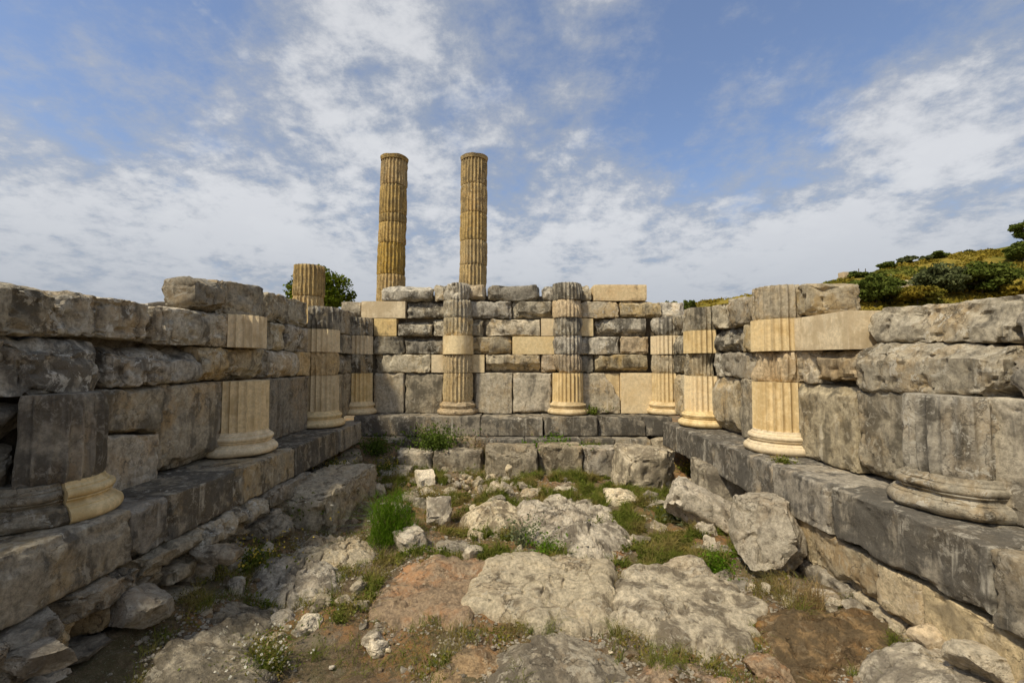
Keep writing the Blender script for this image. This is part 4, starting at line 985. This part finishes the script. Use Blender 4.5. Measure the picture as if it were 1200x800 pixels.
# the bright green feathery bush
def fennel(px, py, r, h, label):
    g = gpos(px, py); R = np.random.RandomState(77); root = tag(empty('feathery_bush', tuple(g)), label, 'bush')
    n = 5200
    d = rand_dirs(n, R); d[:, 2] = np.abs(d[:, 2]) * .95 + .05
    rad = R.rand(n) ** .38
    lump = 1 + .35 * fbm(d * 2.1, 3, 5)
    C = np.array([g[0], g[1], g[2]]) + d * np.array([r, r, h]) * (rad * lump)[:, None]
    V, F = blades(C, .075, .0045, R, .7); parts = [(V, F)]
    B = np.repeat(np.array([[g[0], g[1], g[2]]]), 240, 0) + R.normal(0, .04, (240, 3)) * [1, 1, 0]
    parts.append(blades(B, h * .95, .006, R, .55))
    V, F = merge(parts); centred('foliage', V, F, M['fennel'], root, False)
    B = np.repeat(np.array([[g[0], g[1], g[2] - .02]]), 30, 0) + R.normal(0, .03, (30, 3)) * [1, 1, 0]
    V, F = blades(B, h * .7, .012, R, .4); centred('stem', V, F, M['dry'], root, False)
fennel(459, 636, .29, .56, 'bright green feathery bush beside the largest fallen block')
tuft(512, 527, .42, .52, 260, 'bush', 'leafy_weed', 'bushy green weed growing against the step under the left back column', 'plant', .006, .5, leafn=2400, leafs=.028, g=np.array([-1.42, 8.50, .36]))
tuft(440, 525, .34, .38, 160, 'bush', 'leafy_weed', 'dark green weed in the far left corner', 'plant', .006, .6, leafn=1300, leafs=.026, g=np.array([-2.48, 8.35, .38]))
tuft(655, 525, .40, .34, 200, 'fennel', 'leafy_weed', 'light green weed against the step under the right back column', 'plant', .006, .7, leafn=1200, leafs=.028, g=np.array([.82, 8.50, .36]))
tuft(625, 525, .26, .24, 100, 'fennel', 'leafy_weed', 'small light green weed at the step between the back columns', 'plant', .006, .7, leafn=600, leafs=.026, g=np.array([.36, 8.50, .36]))
tuft(560, 525, .25, .36, 120, 'dry', 'seeding_weed', 'pinkish dry seeding weed before the back step', 'plant', .005, .45, 'pink', 140, g=np.array([-.60, 8.42, .36]))
tuft(455, 556, .26, .30, 140, 'moss', 'flowering_weed', 'yellow flowered weed at the far end of the largest block', 'plant', .005, .6, 'yellow', 110, leafn=500)
tuft(530, 552, .26, .26, 140, 'moss', 'flowering_weed', 'yellow flowered weed left of the rubble pile', 'plant', .005, .6, 'yellow', 100, leafn=500)
tuft(556, 556, .24, .28, 130, 'moss', 'flowering_weed', 'yellow flowered weed behind the rubble pile', 'plant', .005, .6, 'yellow', 100, leafn=400)
tuft(510, 590, .16, .22, 90, 'dry', 'flowering_weed', 'thin brownish weed above the holed white block', 'plant', .005, .6, 'white', 40, leafn=120)
tuft(808, 556, .30, .22, 180, 'grass', 'flowering_weed', 'yellow flowered clump at the foot of the right step', 'plant', .005, .7, 'yellow', 130, leafn=900)
tuft(392, 556, .26, .30, 140, 'moss', 'flowering_weed', 'yellow flowered clump between left step and the corner', 'plant', .005, .6, 'yellow', 130, leafn=600)
tuft(350, 612, .26, .34, 170, 'moss', 'flowering_weed', 'pale flowered clump at the near end of the largest block', 'plant', .005, .6, 'white', 120, leafn=700)
tuft(296, 668, .24, .26, 170, 'moss', 'flowering_weed', 'pale flowered clump around the grey boulder below the left step', 'plant', .004, .7, 'yellow', 130, leafn=700)
tuft(312, 790, .22, .26, 260, 'moss', 'flowering_weed', 'white flowered clump at the lower edge by the grey slab', 'plant', .0035, .6, 'white', 150, leafn=900, leafs=.013)
tuft(232, 712, .20, .18, 160, 'grass', 'grass_tuft', 'grass tuft at the foot of the left rubble', 'plant', .004, .6)
tuft(370, 770, .12, .12, 80, 'grass', 'grass_tuft', 'low tuft below the loose white stones', 'plant', .003, .7)
tuft(400, 726, .13, .13, 130, 'grass', 'grass_tuft', 'bright tuft right of the loose white stones', 'plant', .004, .7, leafn=200, leafs=.014)
tuft(722, 745, .10, .14, 90, 'grass', 'grass_tuft', 'tuft growing in the crack between the white slabs', 'plant', .0035, .5)
tuft(640, 742, .16, .15, 160, 'grass', 'grass_tuft', 'thin tuft at the lower edge of the left white slab', 'plant', .003, .7)
tuft(925, 718, .18, .30, 220, 'dry', 'dry_tuft', 'tall dry straw tuft left of the rusty mound', 'plant', .0035, .55)
tuft(955, 712, .16, .26, 160, 'dry', 'dry_tuft', 'dry straw tuft against the right wall foot', 'plant', .0035, .6)
tuft(935, 726, .15, .22, 130, 'grass', 'grass_tuft', 'green tuft among the dry straw on the right', 'plant', .004, .5)
tuft(1045, 752, .08, .10, 90, 'grass', 'grass_tuft', 'small bright tuft at the foot of the right wall blocks', 'plant', .0035, .6)
tuft(1120, 790, .14, .16, 140, 'dry', 'dry_tuft', 'brown tuft behind the pale flat rock at bottom right', 'plant', .003, .7)
tuft(772, 780, .18, .14, 200, 'grass', 'grass_tuft', 'yellowish tuft below the right white slab', 'plant', .003, .8)
tuft(700, 622, .10, .20, 60, 'grass', 'leafy_weed', 'upright weed on the broad white outcrop', 'plant', .005, .4, leafn=200, leafs=.018)
tuft(612, 640, .16, .32, 70, 'sage', 'leafy_weed', 'thin upright weed left of the broad white outcrop', 'plant', .005, .35, leafn=420, leafs=.02)
tuft(640, 655, .18, .28, 90, 'fennel', 'leafy_weed', 'thin upright weed right before the broad white outcrop', 'plant', .005, .4, leafn=420, leafs=.018)
tuft(700, 600, .22, .24, 160, 'grass', 'leafy_weed', 'green clump in the cleft between white outcrop and wedge', 'plant', .005, .6, leafn=500, leafs=.02)
tuft(800, 612, .24, .20, 120, 'sage', 'leafy_weed', 'grey green broad leaved weed below the leaning slab', 'plant', .006, .8, leafn=600, leafs=.035)
tuft(840, 668, .25, .18, 220, 'fennel', 'grass_tuft', 'bright green clump left of the largest boulder', 'plant', .005, .8, leafn=900, leafs=.018)
tuft(930, 545, .10, .08, 90, 'grass', 'leafy_weed', 'small weed rooted beside the nearest cream base on the right', 'plant', .004, .9, leafn=250, leafs=.014, g=np.array([2.86, 4.85, 1.0]))
tuft(690, 482, .14, .22, 60, 'moss', 'leafy_weed', 'yellow green weed on the ledge beside the right back column', 'plant', .005, .6, leafn=420, leafs=.024, g=np.array([1.66, 9.38, 1.0]))

# ------------------------------------------------------------------ tree, hill shrubs, far scrub
def limb(p0, p1, r0, r1, n=8, seg=4, seed=0):
    p0 = np.array(p0, float); p1 = np.array(p1, float); R = np.random.RandomState(seed)
    ax = (p1 - p0) / np.linalg.norm(p1 - p0); s = np.cross(ax, [0.3, .5, .8]); s /= np.linalg.norm(s); t = np.cross(ax, s)
    V = []
    for k in range(seg + 1):
        q = k / seg; c = p0 + (p1 - p0) * q + (R.normal(0, .04, 3) * np.linalg.norm(p1 - p0) * (0 < k < seg))
        for j in range(n):
            a = 6.2832 * j / n; V.append(c + (s * math.cos(a) + t * math.sin(a)) * (r0 + (r1 - r0) * q))
    F = [(k * n + j, k * n + (j + 1) % n, (k + 1) * n + (j + 1) % n, (k + 1) * n + j) for k in range(seg) for j in range(n)]
    return np.array(V), np.array(F)
def tree(name, base, H, crown_c, crown_r, nclump, nleaf, leaf, mat, label, cat='tree', seed=1, group=None, clump=.28):
    R = np.random.RandomState(seed); base = np.array(base, float); cc = np.array(crown_c, float); cr = np.array(crown_r, float)
    root = tag(empty(name, tuple(base)), label, cat, group)
    parts = [limb(base - [0, 0, .2], base + (cc - base) * .6, max(.06, H * .035), max(.04, H * .022), seed=seed)]
    d = rand_dirs(nclump, R); d[:, 2] = d[:, 2] * .9 + .12
    C = cc + d * cr * (R.rand(nclump, 1) ** .45) * .88
    st = base + (cc - base) * .55
    for k in range(min(nclump, 14)): parts.append(limb(st, C[k], max(.03, H * .014), .012, 5, 3, seed + k))
    V, F = merge(parts); centred('trunk', V, F, M['bark'], root)
    L = []
    for k in range(nclump):
        q = rand_dirs(nleaf, R) * (R.rand(nleaf, 1) ** .4) * cr * clump * R.uniform(.7, 1.35) * np.array([1, 1, .75]); L.append(C[k] + q)
    V, F = leaves(np.concatenate(L), leaf, R, 1.5); o = centred('crown', V, F, M[mat], root, False)
    return root
cc = on_y(376, 342, 40)
tree('broadleaf_tree', (cc[0], 40, 0), 10, (cc[0], 40, cc[2] - .8), (3.0, 2.6, 3.0), 85, 150, .17, 'tree', 'round green tree behind the column stump', seed=11)
# shrubs on the hill
def hill_bush(px, py, wpx, hpx, mat, label, seed, name='hill_shrub', nc=40, leaf=.22, grp='shrubs on the hillside'):
    g = hill_hit(px, py); rx = wpx * g[1] / FPX / 2 * 1.0; rz = hpx * g[1] / FPX / 2 * .92
    tree(name, tuple(g), rz * 2, (g[0], g[1], g[2] + rz * .95), (rx, rx, rz), nc, 150, leaf, mat, label, 'shrub', seed, grp, clump=.34)
hill_bush(1027, 357, 56, 38, 'hillbush', 'dark rounded shrub just right of the pale top block of the right wall', 21, nc=46)
hill_bush(1150, 345, 62, 44, 'hillbush', 'largest dark green shrub on the slope above the right wall', 22, nc=64)
hill_bush(1103, 347, 56, 40, 'hillolive', 'grey green shrub left of the largest hill shrub', 23, nc=44)
hill_bush(1075, 356, 50, 22, 'gorse', 'yellowish low shrub between the dark rounded shrub and the grey green one', 24, nc=40)
hill_bush(1196, 350, 50, 22, 'gorse', 'yellowish low shrub at the right edge of the picture', 25, nc=36)
hill_bush(1198, 306, 36, 26, 'hillbush', 'dark shrub at the right edge below the pine', 26, nc=46)
for i, (px, py, wp, hp) in enumerate([(1038, 314, 24, 12), (1062, 309, 22, 10), (1098, 303, 20, 9), (1135, 297, 18, 8), (1005, 325, 20, 8), (1085, 306, 14, 7)]):
    hill_bush(px, py, wp, hp, 'hillbush' if i % 2 == 0 else 'hillolive', ('second', 'third', 'fifth', 'sixth', 'first', 'fourth')[i] + ' small shrub along the hill ridge, counted from the pale cut stone', 40 + i, nc=16, leaf=.2, grp='small shrubs along the ridge')
pb = hill_hit(1203, 300)
tree('pine_tree', tuple(pb), 5, (pb[0], pb[1], pb[2] + 3.0), (1.5, 1.4, 1.3), 26, 110, .2, 'hillbush', 'pine crown at the right edge above the hill ridge', seed=33)
for i, (px, wp) in enumerate(((783, 12), (795, 16), (806, 14))):
    c = on_y(px, 356, 24)
    tree('far_shrub', (c[0], 24, 0), 5, (c[0], 24, c[2] - .25), (wp * 24 / FPX * .6, .6, .55), 16, 60, .12, 'hillbush', ('leftmost', 'middle', 'rightmost')[i] + ' of three shrub tips showing over the corner of the back wall', 'shrub', 60 + i, 'shrub tips over the back wall')
# low scrub covering the slope
R2 = np.random.RandomState(8); n = 52000
X = R2.uniform(15, 82, n); Y = R2.uniform(34, 62, n)
P = np.stack([X, Y, hillz(X, Y)], 1); f = fbm(P * np.array([.22, .22, 0]), 3, 91); P = P[f > -.12]
P[:, 2] += R2.uniform(0, .35, len(P)); V, F = leaves(P, .22, R2, 1.5, .3)
tag(obj('hill_scrub', mesh('hill_scrub', V, F, False), M['gorse']), 'yellow green low scrub covering the hillside', None, None, 'stuff')
# pale rocks, a pale ruin stone and posts on the hill
for i, (px, py, s, lb) in enumerate([(1058, 336, 1.5, 'pale rock on the hillside, left of the grey green shrub'), (1078, 330, 1.2, 'pale rock on the hillside, right beside the first pale rock'), (1052, 340, .9, 'smallest pale rock low on the hillside')]):
    g = hill_hit(px, py); V, F = rock_mesh(s * 1.5, s, s * .8, 700 + i, .4, 3)
    tag(centred('hill_rock', V + g + [0, 0, .2], F, M['rockwhite']), lb, 'rock')
g = on_y(995, 322, 58); V, F = stone_box(2.2, 1.0, .9, .2, .05, .5, 901)
tag(centred('ruin_stone', V + [g[0], 58, g[2] - .15], F, M['tan'], None), 'long pale cut stone on the far ridge', 'stone block')
for px in (1006, 1014):
    g = on_y(px, 318, 58); V, F = limb((g[0], 58, g[2] - 1.2), (g[0], 58, g[2] + .35), .05, .05, 6, 1)
    tag(centred('fence_post', V, F, M['bark']), 'thin dark post on the far ridge, ' + ('close to the pale cut stone' if px == 1006 else 'the farther one from the pale cut stone'), 'post', 'posts on the far ridge')
# a scrap of white litter on the soil
g = gpos(509, 768); us = np.linspace(-.5, .5, 7); A, Bq = np.meshgrid(us, us, indexing='ij')
V = np.stack([A.ravel() * .06, Bq.ravel() * .02, .008 + .006 * np.sin(A.ravel() * 9 + Bq.ravel() * 7)], 1); V2 = V + [0, 0, -.0015]
i, j = np.meshgrid(np.arange(6), np.arange(6), indexing='ij'); q = (i * 7 + j).ravel(); Q = np.stack([q, q + 7, q + 8, q + 1], 1)
tag(centred('litter_scrap', np.concatenate([rotz(V, -.35) + g, rotz(V2, -.35) + g]), np.concatenate([Q, Q[:, ::-1] + 49]), M['white'], None), 'small crumpled white scrap lying on the soil', 'litter')
